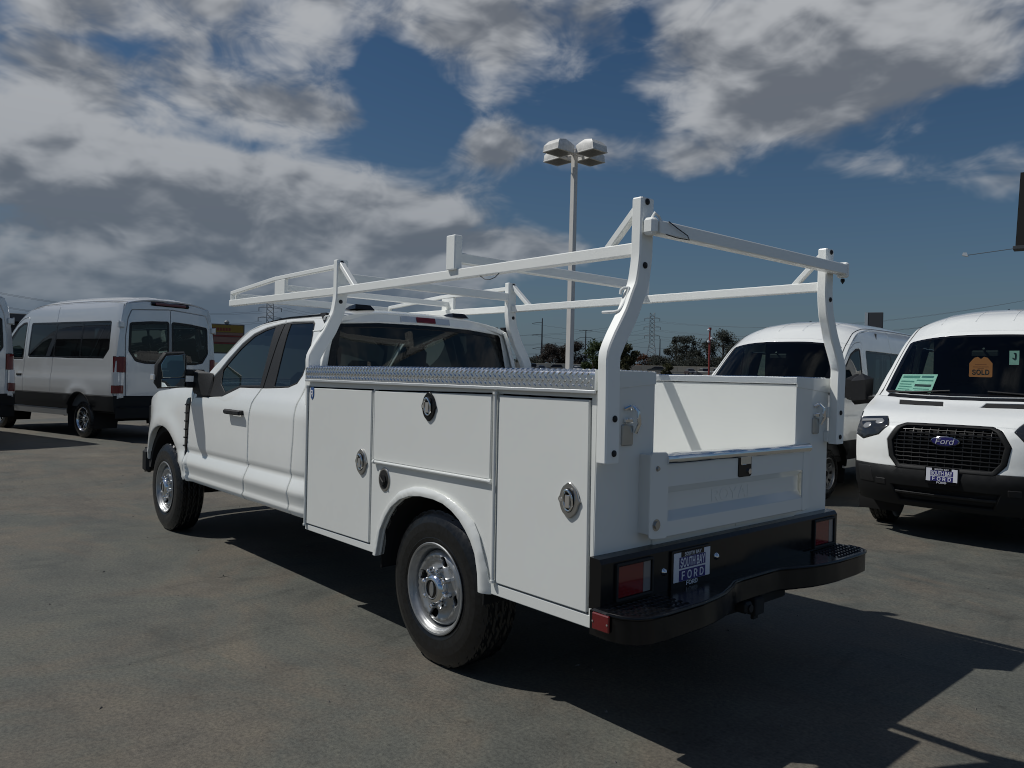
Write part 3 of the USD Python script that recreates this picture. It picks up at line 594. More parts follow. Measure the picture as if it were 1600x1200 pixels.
W, XF, XR, ZB, ZT = .982, 1.372, -1.080, .470, 1.420
def latch(parent, x, z, horizontal=False, dark=False, y=W+.012):
    """Stainless paddle latch: a pointed oval plate, a dark cup and a ring handle, facing +y."""
    pl = ellipse(0, 0, .054, .070).union(ellipse(0, .018, .034, .056)).union(ellipse(0, -.018, .034, .056)).union(ellipse(0, 0, .062, .026)).buffer(.012).buffer(-.012).simplify(.0012)
    R = (lambda p: affinity.rotate(p, 90, (0, 0))) if horizontal else (lambda p: p)
    pl = R(pl); o = (x, y, z); ex, ez = (-1, 0, 0), (0, 0, 1)
    L = obj('latch', plate(pl, (x, y+.004, z), ex, ez, .006, .0025), BLACKGL if dark else STAINLESS, parent)
    cup = R(ellipse(.0, 0, .031, .050)); obj('latch_cup', plate(cup, (x, y+.0065, z), ex, ez, .002, .001), BLACKMATTE, L)
    t = np.linspace(0, 2*np.pi, 26, endpoint=False)
    ring = np.stack([x-.026*np.cos(t), y+.010+.006*np.sin(t), z+.043*np.sin(t)], 1)
    obj('latch_ring', tube(ring, .0052, 8, True), CHROME, L)
    pad = R(sg.box(-.011, -.024, .011, .024)); obj('latch_paddle', plate(pad.buffer(.003), (x, y+.014, z-.004), ex, ez, .006, .0025), CHROME, L)
    kx, kz = (.0, .052) if horizontal else (-.041, 0)
    obj('key_lock', cyl((x+(-kx), y, z+kz*-1), (x-kx, y+.009, z-kz), .009, 12), CHROME, L)
def build_service_body(T, both):
    P = sg.Polygon; EX, EZ = (-1, 0, 0), (0, 0, 1)
    flipx = lambda p: affinity.scale(p, -1, 1, origin=(0, 0))
    outer = P([(XR, ZB), (XF, ZB), (XF, ZT), (XR, ZT)])
    ai = [(.491, .40), (.491, .471), (.452, .619), (.40, .70), (.35, .756), (.27, .808), (.179, .838), (.08, .850), (-.028, .849), (-.11, .838), (-.181, .813), (-.24, .78), (-.288, .74), (-.33, .695), (-.364, .639), (-.385, .56), (-.394, .471), (-.394, .40)]
    ao = [(.524, .40), (.521, .466), (.480, .629), (.44, .70), (.394, .757), (.281, .852), (.158, .892), (.07, .900), (-.026, .896), (-.12, .882), (-.205, .854), (-.275, .82), (-.33, .784), (-.375, .73), (-.41, .659), (-.44, .58), (-.458, .485), (-.46, .40)]
    arch, flare = P(ai), P(ao)
    doors = {'front_compartment_door': [(.600, .518), (1.345, .512), (1.345, 1.372), (.600, 1.376)], 'middle_compartment_door': [(-.437, .995), (.535, .990), (.570, .992), (.570, 1.374), (-.437, 1.388)], 'rear_compartment_door': [(-1.055, .530), (-.500, .530), (-.492, .55), (-.488, 1.386), (-1.042, 1.386)]}
    holes = shapely.union_all([P(d).buffer(.008, join_style=2) for d in doors.values()])
    face = outer.difference(arch).difference(holes)
    sidep = plate(flipx(face), (0, W, 0), EX, EZ, .025, .003)
    both('side_panel', sidep, WHITE2)
    back = plate(flipx(outer.buffer(-.012).difference(arch.buffer(.02))), (0, W-.03, 0), EX, EZ, .01, .002)
    both('compartment_liner', back, BLACKMATTE)
    for nme, d in doors.items():
        m = plate(flipx(poly_smooth(d, .006)), (0, W+.006, 0), EX, EZ, .028, .004)
        dl = obj(nme, m, WHITE2, T); dr = obj(nme, mirY(m), WHITE2, T)
        if nme.startswith('front'): latch(dl, .688, .967)
        if nme.startswith('middle'): latch(dl, .046, 1.311, dark=True)
        if nme.startswith('rear'): latch(dl, -.950, .970)
        # hinges and their pins
        if nme.startswith('middle'): hg = [((.555, W+.012, .982), (-.455, W+.012, .988))]
        elif nme.startswith('front'): hg = [((1.357, W+.010, .50), (1.357, W+.010, 1.385))]
        else: hg = [((-.480, W+.012, .530), (-.470, W+.012, 1.400))]
        for a, b in hg:
            a, b = np.array(a), np.array(b); hm = cat([cyl(a, b, .0085, 10), cyl(a-(b-a)*.002, a+(b-a)*.012, .0125, 10), cyl(b-(b-a)*.012, b+(b-a)*.002, .0125, 10)])
            obj('hinge', hm, WHITE2, dl); obj('hinge', mirY(hm), WHITE2, dr)
        if nme.startswith('front'):
            sh = P([(-.022, .036), (0, .041), (.022, .036), (.024, -.005), (.016, -.026), (0, -.038), (-.016, -.026), (-.024, -.005)])
            bd = obj('badge', plate(sh, (1.300, W+.0085, 1.336), EX, EZ, .002, .0006), LBLUE, dl, label='small blue shield badge with a white letter')
            obj('badge_letter', text_on('R', .040, (1.300, W+.0095, 1.338), EX, EZ, .0012), PLWHITE, bd)
    # flare round the arch
    fl = flare.difference(arch); prof = lambda u, v: np.stack([-u, W+.004+.026*np.clip(1-(shapely.distance(shapely.points(u, v), flipx(arch))/.046-.35)**2, 0, 1), v], 1)
    fm = panel(flipx(fl).intersection(sg.box(-1, .468, 1, 1)), prof, .014, .003, .05, (0, 0, .6)); both('wheel_arch_flare', fm, WHITE2)
    wl = cat([panel(sg.box(0, 0, 1, 1), (lambda a: lambda u, v: np.stack([np.interp(u*(len(a)-1), np.arange(len(a)), [q[0] for q in a]), W-.01-v*.42, np.interp(u*(len(a)-1), np.arange(len(a)), [q[1] for q in a])], 1))(ai), .06, .001, .004, None)]); both('wheel_well', wl, BLACKMATTE)
    # fuel filler
    ff = obj('fuel_filler', plate(ellipse(0, 0, .055, .066), (.457, W+.006, .892), EX, EZ, .008, .004), STAINLESS, T)
    obj('filler_cup', plate(ellipse(0, 0, .043, .053), (.457, W+.0075, .892), EX, EZ, .002, .0005), BLACKMATTE, ff)
    obj('filler_cap', cat([cyl((.457, W, .892), (.457, W+.016, .892), .028, 18), bar((.437, W+.02, .875), (.477, W+.02, .909), .012, .014, (0, 1, 0))]), BLACKPL, ff)
    # box shells
    def box_side():
        rearf = plate(sg.Polygon([(-W+.0015, ZB+.002), (-.616, ZB+.002), (-.616, 1.455), (-W+.0015, 1.455)]), (XR-.004, 0, 0), (0, -1, 0), EZ, .02, .003)
        frontf = rbox((XF-.02, .40, ZB+.01), (XF, W-.002, ZT), .003)
        inner = rbox((XR+.003, .62, .78), (XF-.02, .64, 1.468), .003)
        floor = rbox((.56, .45, ZB), (XF-.02, W-.03, ZB+.02), .003); floor2 = rbox((XR+.02, .45, ZB), (-.50, W-.03, ZB+.02), .003)
        return cat([rearf, frontf, inner, floor, floor2])
    both('utility_box', box_side(), WHITE2)
    # diamond plate lid, folded down the outside
    a = np.linspace(0, math.pi/2, 7); y1, zt, rr = 1.002, 1.506, .022
    prof = [(.615, zt), (y1-rr, zt)]+[(y1-rr+rr*math.sin(t), zt-rr+rr*math.cos(t)) for t in a[1:]]+[(y1, 1.424)]
    S_, cum = np.array(prof), None; cum = np.r_[0, np.cumsum(np.hypot(*np.diff(S_, axis=0).T))]; Lp = cum[-1]
    sheet = lambda u, v: np.stack([u, np.interp(v, cum, S_[:, 0]), np.interp(v, cum, S_[:, 1])], 1)
    poly = sg.box(XR-.006, 0, XF, Lp)
    lid = panel(poly, sheet, .011, .001, .004, (0, .8, 1.2), inner=False)
    gx = np.array([XR-.006, XF]); vv = np.unique(np.r_[cum, np.linspace(0, Lp, 8)])
    V = np.vstack([sheet(np.array([x]*len(vv)), vv) for x in gx]); n_ = len(vv); F = [[i, i+1, n_+i+1] for i in range(n_-1)]+[[i, n_+i+1, n_+i] for i in range(n_-1)]
    lidm = (V, np.array(F)); low = rbox((XR-.006, .996, 1.412), (XF, 1.006, 1.426), .002); lip = rbox((XR-.006, .612, 1.472), (XF, .622, 1.508), .002); tail = plate(sg.Polygon([(-1.003, 1.424), (-.615, 1.455), (-.615, 1.507), (-1.003, 1.507)]), (XR-.007, 0, 0), (0, -1, 0), EZ, .004, .001)
    # raised treads
    tv, tf, k0 = [], [], 0; pitch = .033; half = .0135
    for i, u in enumerate(np.arange(XR+.014, XF-.01, pitch/2)):
        rows = np.arange(.012+(i % 2)*pitch/2, Lp-.012, pitch)
        for v in rows:
            s = 1 if (i % 2) else -1; d = np.array([1, s])*.7071*half; q = np.array([-s, 1])*.7071*.0042
            uv = np.array([[u, v]+d, [u, v]+q, [u, v]-d, [u, v]-q, [u, v]+d*.35, [u, v]-d*.35]); base = sheet(uv[:, 0], np.clip(uv[:, 1], 0, Lp)); e = sheet(np.array([u]), np.array([v+.002]))[0]-sheet(np.array([u]), np.array([v-.002]))[0]; nn = np.array([0, e[2], -e[1]]); nn /= np.linalg.norm(nn); nn = nn if nn[2]+nn[1] > 0 else -nn
            base[4:] += nn*.0058; tv.append(base+nn*.0003)
            tf.append(np.array([[0, 1, 4], [1, 5, 4], [1, 2, 5], [2, 3, 5], [3, 4, 5], [3, 0, 4]])+k0); k0 += 6
    treads = (np.vstack(tv), np.vstack(tf))
    c = treads[0][treads[1]]; nn = np.cross(c[:, 1]-c[:, 0], c[:, 2]-c[:, 0]); bad = (nn[:, 1]+nn[:, 2]) < 0; treads[1][bad] = treads[1][bad][:, ::-1]
    for s in (1, -1):
        t_ = lambda m: m if s > 0 else mirY(m)
        L = obj('box_lid', t_(lidm), ALU, T, smooth=50, label='bright diamond-plate lid of the left box' if s > 0 else 'bright diamond-plate lid of the right box')
        obj('tread_bars', t_(treads), ALU, L, smooth=False, kind='stuff')
        obj('lid_edge', t_(cat([low])), STRIP, L); obj('lid_lip', t_(lip), STRIP, L); obj('lid_end', t_(tail), WHITE2, L)
    for x0 in (-1.02, -.93, -.80): obj('lid_rivet', cyl((x0, -.64, 1.505), (x0, -.64, 1.512), .007, 10), CHROME, T)
    # bed
    obj('bed_floor', rbox((XR, -.62, .76), (XF, .62, .785), .004), WHITE2, T)
    obj('bulkhead', rbox((XF-.03, -.618, .786), (XF-.002, .618, 1.45), .004), WHITE2, T)
    obj('rear_sill', cat([rbox((XR-.012, -.615, .70), (XR+.02, .615, .80), .006), rbox((XR-.016, -.09, .772), (XR-.010, -.03, .796), .002)]), WHITE2, T)
    # tailgate
    X = -1.142; prof = [(X+.05, .800), (X+.004, .800), (X, .806), (X, .868), (X+.004, .872), (X+.030, .908), (X+.030, .985), (X+.026, .992), (X+.006, 1.012), (X, 1.018), (X, 1.118), (X+.008, 1.132), (X+.05, 1.132)]
    gate = extrude_xz(prof, -.60, .60)
    TG = obj('tailgate', gate, WHITE2, T, smooth=25)
    ear = cat([plate(poly_smooth([(-.71, .805), (-.585, .795), (-.585, 1.150), (-.60, 1.166), (-.70, 1.170), (-.71, 1.16)], .02), (X-.003, 0, 0), (0, -1, 0), EZ, .006, .003), rbox((X, .704, .825), (XR-.002, .711, 1.160), .002)])
    obj('tailgate_bracket', ear, WHITE2, TG); obj('tailgate_bracket', mirY(cat([plate(poly_smooth([(-.66, .805), (-.590, .795), (-.590, 1.14), (-.66, 1.14)], .015), (X-.003, 0, 0), (0, -1, 0), EZ, .006, .003), rbox((X, .654, .825), (XR-.002, .661, 1.13), .002)])), WHITE2, TG)
    for z0, r0 in ((.862, .017), (1.10, .008)): obj('bolt', cat([cyl((X-.012, .665, z0), (X-.002, .665, z0), r0, 8), cyl((X-.005, .665, z0), (X-.001, .665, z0), r0*1.5, 16)]), STAINLESS, TG)
    rail = extrude_xz([(X-.002, 1.112), (X-.009, 1.116), (X-.0135, 1.125), (X-.0145, 1.134), (X-.012, 1.144), (X-.006, 1.1515), (X+.004, 1.1555), (X+.02, 1.157), (X+.052, 1.156), (X+.055, 1.144), (X+.03, 1.1335), (X-.001, 1.1335)], -.662, .60)
    obj('chrome_rail', rail, RAILM, TG, smooth=35)
    hd = obj('gate_handle', plate(poly_smooth([(-.058, -.058), (.058, -.058), (.058, .058), (-.058, .058)], .012), (X-.004, -.018, 1.078), (0, -1, 0), EZ, .008, .002), BLACKGL, TG)
    obj('handle_paddle', plate(poly_smooth([(-.045, .0), (.045, .0), (.045, .042), (-.045, .042)], .006), (X-.010, -.018, 1.078), (0, -1, 0), EZ, .008, .003), CHROME, hd)
    obj('key_lock', cyl((X-.012, -.050, 1.045), (X-.002, -.050, 1.045), .013, 14), CHROME, hd)
    obj('embossed_name', text_on('ROYAL', .055, (X+.0305, .03, .945), (0, -1, 0), EZ, .0022, True, .36), WHITE2, TG, label='raised white lettering on the tailgate')
    # rear box latches
    for s in (1, -1):
        yc = .80*s if s > 0 else -.83; w_, h_ = .085, .185
        lt = obj('rear_latch', plate(sg.box(-w_/2, -h_/2, w_/2, h_/2).buffer(.003), (XR-.002, yc, 1.283), (0, -1, 0), EZ, .004, .0015), STAINLESS, T)
        obj('latch_paddle', cat([plate(poly_smooth([(-.036, -.085), (.034, -.085), (.034, .0), (-.036, .005)], .008), (XR-.014, yc, 1.283), (0, -1, 0), EZ, .012, .004)]), STAINLESS, lt)
        obj('latch_mechanism', cat([tube([(XR-.012, yc-.030, 1.36), (XR-.034, yc-.036, 1.34), (XR-.038, yc-.040, 1.29), (XR-.020, yc-.038, 1.25)], .009, 8), tube([(XR-.006, yc+.02, 1.35), (XR-.018, yc, 1.362), (XR-.006, yc-.02, 1.35)], .008, 8), rbox((XR-.022, yc-.025, 1.292), (XR-.004, yc+.025, 1.312), .004)]), CHROME, lt)
def extrude_xz(prof, y0, y1):
    P_ = sg.Polygon(prof).buffer(0); 
    m = trimesh.creation.extrude_polygon(P_, y1-y0, engine='earcut'); v = np.asarray(m.vertices); v = np.stack([v[:, 0], y0+v[:, 2], v[:, 1]], 1); return (v, np.asarray(m.faces)[:, ::-1])

def build_rack(T, both):
    # S-bent post: path of the section centre in (y, z)
    ctr = pch([1.140, 1.46, 1.553, 1.617, 1.672, 1.74, 1.807, 1.856, 1.928, 1.981, 2.212], [.976, .980, .982, .954, .918, .874, .842, .818, .803, .797, .796])
    def post(x0, x1, z0=1.140, z1=2.212, w=.083, dy=0.0):
        zs = np.r_[z0, z0+.004, np.linspace(z0+.05, 1.45, 4), np.linspace(1.50, 1.98, 22), np.linspace(2.02, z1-.005, 4), z1-.0]
        c = ctr(zs)+dy; d = np.gradient(c, zs); n = np.stack([np.ones_like(d), -d], 1)/np.sqrt(1+d*d)[:, None]
        sec = [(0, -.5), (.06, -.54), (1, -.54), (1, .54), (.06, .54), (0, .5)]
        V, F = [], []; r = .006; 
        ring = [(x0+r, -w/2), (x1-r, -w/2), (x1, -w/2+r), (x1, w/2-r), (x1-r, w/2), (x0+r, w/2), (x0, w/2-r), (x0, -w/2+r)]
        for i, z in enumerate(zs):
            k = 1.0 if 0 < i < len(zs)-1 else .93
            for (x, q) in ring: V.append(((x-(x0+x1)/2)*k+(x0+x1)/2, c[i]+n[i, 0]*q*k, z+n[i, 1]*q*k))
        m = len(ring)
        for i in range(len(zs)-1):
            for k in range(m): a, b, cc, dd = i*m+k, i*m+(k+1) % m, (i+1)*m+(k+1) % m, (i+1)*m+k; F += [[a, b, cc], [a, cc, dd]]
        V += [((x0+x1)/2, c[0], z0), ((x0+x1)/2, c[-1], z1)]
        for k in range(m): F += [[len(V)-2, (k+1) % m, k], [len(V)-1, (len(zs)-1)*m+k, (len(zs)-1)*m+(k+1) % m]]
        return np.array(V), np.array(F)
    def bolt(x, y, z, r=.013): return lathe([(.0, -.008), (r*.6, -.0075), (r, -.004), (r*1.05, 0), (r*1.05, .004)], 14, 'x', (x, y, z))
    RP = post(-1.162, -1.110); FP = post(1.376, 1.428, z0=1.26, dy=-.045)
    for s in (1, -1):
        t = (lambda m: m) if s > 0 else mirY
        side_ = 'left' if s > 0 else 'right'
        p = obj('rack_post', t(RP), RACKW, T, 30, label=f'white S-bent rear rack post on the {side_}')
        obj('mount_spacer', t(cat([rbox((-1.112, .935, z0-.03), (-1.082, .975, z0+.03), .004) for z0 in (1.316,)])), RACKW, p); obj('mount_spacer', t(rbox((-1.112, .935, 1.15), (-1.082, .975, 1.21), .004)), RACKW, p)
        for y0, z0 in ((.818, 2.195), (.822, 1.937), (.985, 1.316), (.985, 1.180)): obj('bolt', t(bolt(-1.162, y0-.015, z0)), BLACKPL, p)
        p2 = obj('rack_post', t(FP), RACKW, T, 30, label=f'white S-bent front rack post on the {side_}')
        for y0, z0 in ((.818, 2.193), (.822, 1.937)): obj('bolt', t(bolt(1.376, y0-.06, z0)), BLACKPL, p2)
        yr = .797
        obj('rack_rail', t(bar((-1.112, yr, 2.008), (1.378, yr-.035, 2.008), .050, .050)), RACKW, T)
        obj('rack_rail', t(bar((1.426, yr-.035, 2.008), (3.17, yr-.03, 2.025), .050, .050)), RACKW, T)
        obj('rack_upper_rail', t(cat([bar((1.426, yr-.035, 2.172), (2.32, yr-.025, 2.160), .032, .030), bar((2.312, yr-.025, 2.1615), (3.165, yr-.03, 2.108), .032, .030)])), RACKW, T)
        obj('rack_strut', t(rbox((2.15, yr-.038, 2.033), (2.32, yr-.010, 2.146), .004)), RACKW, T); obj('rack_strut', t(rbox((3.14, yr-.044, 2.045), (3.17, yr-.016, 2.12), .004)), RACKW, T)
        obj('rack_brace', t(bar((-.955, yr, 2.022), (-1.112, yr, 2.178), .030, .036, (0, 1, 0))), RACKW, T)
        obj('rack_brace', t(bar((1.19, yr-.034, 2.022), (1.380, yr-.038, 2.185), .030, .040, (0, 1, 0))), RACKW, T)
        obj('rack_stub', t(rbox((.085, .770, 2.030), (.163, .822, 2.214), .005)), RACKW, T, label=f'short white upright on the {side_} rack rail')
        for x0 in (-1.136, 1.402):
            dy = 0 if x0 < 0 else -.045; Q = lambda L: tube(spline([(x0+a, b+dy, c) for a, b, c in L], 1), .0062, 8)
            hk = cat([Q([(0, .870, 1.842), (.022, .893, 1.838), (.024, .896, 1.815)]), Q([(0, .872, 1.842), (0, .884, 1.80), (.004, .912, 1.755), (.012, .925, 1.742), (.075, .945, 1.740)])]); obj('rope_hook', t(hk), RACKW, T)
    obj('rack_crossbar', bar((.125, .772, 2.098), (.125, -.772, 2.098), .050, .055), RACKW, T, label='middle white crossbar between the short uprights')
    obj('rack_crossbar', bar((1.402, .74, 2.100), (1.402, -.74, 2.100), .040, .060), RACKW, T, label='front white crossbar above the cab back')
    obj('rack_crossbar', bar((2.235, .78, 2.090), (2.235, -.78, 2.090), .040, .045), RACKW, T, label='white crossbar over the cab roof'); obj('rack_crossbar', bar((3.155, .74, 2.080), (3.155, -.74, 2.080), .030, .060), RACKW, T, label='foremost white crossbar at the rack tip')
    rb = obj('rear_crossbar', bar((-1.195, .790, 2.088), (-1.195, -.885, 2.105), .055, .055), RACKW, T, label='removable white crossbar behind the rear posts')
    obj('bar_bracket', [rbox((-1.222, .795, 2.055), (-1.163, .835, 2.125), .012), tube([(-1.19, .81, 2.12), (-1.2, .80, 2.145), (-1.2, .775, 2.135), (-1.195, .75, 2.118)], .006, 8)], RACKW, rb); obj('bar_bracket', rbox((-1.226, -.895, 2.06), (-1.163, -.862, 2.145), .01), RACKW, rb)
    obj('lanyard', tube([(-1.228, .745, 2.115), (-1.232, .70, 2.098), (-1.232, .62, 2.075), (-1.228, .60, 2.06), (-1.225, .68, 2.058), (-1.222, .75, 2.062)], .0022, 6), BLACKPL, rb)
    obj('safety_pin', lathe([(0, -.03), (.012, -.012), (.010, .0), (.0, .002)], 10, 'z', (-1.195, -.878, 2.055)), BLACKPL, rb)
    obj('cable_loop', tube([(-.10, .80, 1.983), (-.14, .80, 1.962), (-.18, .80, 1.957), (-.22, .80, 1.965), (-.25, .80, 1.983)], .0022, 6), BLACKPL, T)

def text_plate(parent, c, ex, ez, w=.284, h=.155):
    """The dealer's plate: dark frame, white field, navy bands with white lettering."""
    c, ex, ez = (np.asarray(t, float) for t in (c, ex, ez)); n = np.cross(ex, ez)
    Pl = obj('licence_plate', plate(sg.box(-w/2, -h/2, w/2, h/2).buffer(.006), c, ex, ez, .006, .002), BLACKGL, parent, label='dealer plate with blue and white lettering')
    obj('plate_field', plate(sg.box(-w/2+.006, -h/2+.024, w/2-.006, h/2-.004), c+n*.003, ex, ez, .002, .0005), PLWHITE, Pl)
    obj('plate_band', plate(sg.box(-.098, .004, .098, .052), c+n*.0045, ex, ez, .001, .0003), NAVY, Pl); obj('plate_band', plate(sg.box(-.098, -.052, .098, -.004), c+n*.0045, ex, ez, .001, .0003), NAVY, Pl)
    obj('frame_strip', plate(sg.box(-.085, .0535, .085, .0755), c+n*.0048, ex, ez, .001, .0003), BLACKGL, Pl)
    obj('lettering', [text_on('SOUTH BAY', .038, c+n*.0046+ez*.028, ex, ez, .001, True, .182), text_on('FORD', .036, c+n*.0046-ez*.028, ex, ez, .001, True, .170) if False else cat([text_on(ch, .034, c+n*.0046-ez*.028+ex*(-.069+.046*i), ex, ez, .001, True) for i, ch in enumerate('FORD')]),
                      text_on('SOUTH BAY', .014, c+n*.005+ez*.0645, ex, ez, .001, True, .125), text_on('FORD', .018, c+n*.0016-ez*.0655, ex, ez, .0015, True, .085)], PLWHITE, Pl)

def build_rear_bumper(T):
    X = -1.142; EZ = (0, 0, 1)
    lampw, z0, z1 = .215, .592, .722
    beam = obj('rear_bumper', extrude_xz([(XR-.002, .56), (X+.004, .56), (X, .566), (X, .742), (X+.012, .760), (XR-.002, .764)], -1.004, 1.004), BLACKGL, T, smooth=25)
    ends = []
    for s in (1, -1):
        yc = .800*s if s > 0 else -.845
        bz = poly_smooth([(-lampw/2-.012, z0-.012), (lampw/2+.012, z0-.012), (lampw/2+.012, z1+.012), (-lampw/2-.012, z1+.012)], .008).difference(sg.box(-lampw/2, z0, lampw/2, z1))
        L = obj('tail_light', plate(bz, (X-.012, yc, 0), (0, -1, 0), EZ, .012, .003), BLACKPL, T)
        obj('red_lens', plate(sg.box(-lampw/2+.002, z0+.002, lampw/2-.052, z1-.002), (X-.004, yc, 0), (0, -1, 0), EZ, .003, .001), RED, L); obj('clear_lens', plate(sg.box(lampw/2-.050, z0+.002, lampw/2-.002, z1-.002), (X-.004, yc, 0), (0, -1, 0), EZ, .003, .001), CLEARD, L)
    text_plate(T, (X-.010, .41, .652), (0, -1, 0), EZ)
    for y0, zz in ((.60, .655), (.205, .668)): obj('plate_lamp', lathe([(0, -.016), (.010, -.012), (.016, -.004), (.017, 0)], 16, 'x', (X, y0, zz)), CHROME, T)
    # step with a notch in the middle
    xs = -1.345
    outline = [(X+.03, 1.03), (-1.20, 1.035), (-1.27, 1.02), (-1.315, .985), (-1.338, .93), (xs, .84), (xs, .60), (-1.335, .50), (-1.318, .40), (-1.275, .27), (-1.245, .20), (-1.238, .14), (-1.238, -.14), (-1.245, -.20), (-1.275, -.27), (-1.318, -.40), (-1.335, -.50), (xs, -.60), (xs, -.84), (-1.338, -.93), (-1.315, -.985), (-1.27, -1.02), (-1.20, -1.035), (X+.03, -1.03)]
    pol = sg.Polygon(outline)
    top = panel(pol, lambda u, v: np.stack([u, v, np.full(len(np.asarray(u)), .572)], 1), .06, .012, .004, (-1.2, 0, 0))
    sk = np.array(outline); ring = dens(sk, .04); ring = ring[::1]
    m = len(ring); V = np.vstack([np.c_[ring, np.full(m, .566)], np.c_[ring, np.full(m, .470)], np.c_[ring*[.985, .985]+[-.012, 0], np.full(m, .462)]]); F = []
    for r_ in range(2):
        for k in range(m): a, b, c, d = r_*m+k, r_*m+(k+1) % m, (r_+1)*m+(k+1) % m, (r_+1)*m+k; F += [[a, d, c], [a, c, b]]
    st = obj('step', [top, (V, np.array(F))], BLACKGL, T, smooth=30)
    obj('step_edge', [tube(np.c_[np.array(outline)[1:-1], np.full(len(outline)-2, .568)], .006, 8)], BLACKGL, st)
    tv, tf, k0 = [], [], 0
    for i, u in enumerate(np.arange(-1.325, -1.155, .0165)):
        for v in np.arange(-1.0+(i % 2)*.0165, 1.0, .033):
            if not pol.buffer(-.02).contains(sg.Point(u, v)) or abs(v) < .66: continue
            s = 1 if i % 2 else -1; d = np.array([1, s])*.7071*.0135; q = np.array([-s, 1])*.7071*.0042
            uv = np.array([[u, v]+d, [u, v]+q, [u, v]-d, [u, v]-q, [u, v]+d*.4, [u, v]-d*.4]); tv.append(np.c_[uv, [.5725]*4+[.577]*2]); tf.append(np.array([[0, 1, 4], [1, 5, 4], [1, 2, 5], [2, 3, 5], [3, 4, 5], [3, 0, 4]])+k0); k0 += 6
    obj('tread_bars', (np.vstack(tv), np.vstack(tf)), BLACKGL, st, smooth=False, kind='stuff')
    for s in (1, -1):
        b = rbox((-1.222, 1.034, .500), (-1.135, 1.046, .566), .004); mk = obj('side_marker', b if s > 0 else mirY(b), RED, T)
        sc = cat([cyl((xx, 1.04, .533), (xx, 1.0485, .533), .004, 8) for xx in (-1.215, -1.142)]); obj('screw', sc if s > 0 else mirY(sc), CHROME, mk)
    h = obj('hitch_receiver', cat([rbox((-1.255, -.04, .385), (-.95, .04, .465), .006), rbox((-1.20, -.34, .40), (-1.09, .34, .47), .01), rbox((-1.235, -.02, .36), (-1.215, .02, .48), .004)]), BLACKMATTE, T)
    obj('trailer_socket', cat([rbox((-1.26, .07, .41), (-1.18, .13, .462), .01), cyl((-1.26, .10, .435), (-1.268, .10, .435), .018, 14)]), BLACKPL, h)
build_truck()

# ------------------------------------------------------------------ the high-roof vans (x forward from the rear axle, y left)
VY0 = pch([.28, .42, .50, .60, .78, .90, 1.02, 1.10, 1.16, 1.24, 1.40, 1.80, 2.10, 2.27, 2.35, 2.40, 2.44],
          [.93, .985, 1.00, 1.012, 1.022, 1.026, 1.026, 1.020, 1.004, .998, .985, .945, .908, .880, .858, .828, .78])
def VY(x, z):
    x, z = np.asarray(x, float), np.asarray(z, float); y = VY0(z)
    t = np.clip((x-3.15)/1.15, 0, 1.3); r = np.clip((-.95-x)/.26, 0, 1)
    fl = np.zeros_like(y)
    for xc in (0.0, 3.30): fl = fl+.020*np.exp(-((np.hypot(x-xc, z-.36)-.52)/.10)**2)*(z > .6)
    return y+fl-.19*t**2.4-.035*r**2
VST = [(-1.17, 2.475, -1.15, 2.37, 3.0), (-.6, 2.545, -.6, 2.405, 2.8), (.6, 2.575, .6, 2.418, 2.8), (1.7, 2.56, 1.7, 2.40, 2.8), (2.30, 2.465, 2.22, 2.325, 3.0), (2.72, 2.235, 2.58, 2.13, 2.8), (3.56, 1.475, 3.26, 1.515, 2.8),
       (3.68, 1.405, 3.42, 1.43, 3.0), (4.02, 1.285, 3.83, 1.285, 3.2), (4.17, 1.205, 3.98, 1.165, 3.4), (4.26, 1.13, 4.03, 1.06, 3.4), (4.30, .93, 4.06, .90, 3.4), (4.31, .76, 4.07, .76, 3.4), (4.35, .68, 4.10, .68, 3.4), (4.315, .50, 4.06, .50, 3.4), (4.20, .33, 3.95, .34, 3.4)]
_van_cache = {}
def parts_of(poly, *a):
    return [panel(g, *a) for g in getattr(poly, 'geoms', [poly]) if g.area > 1e-4]
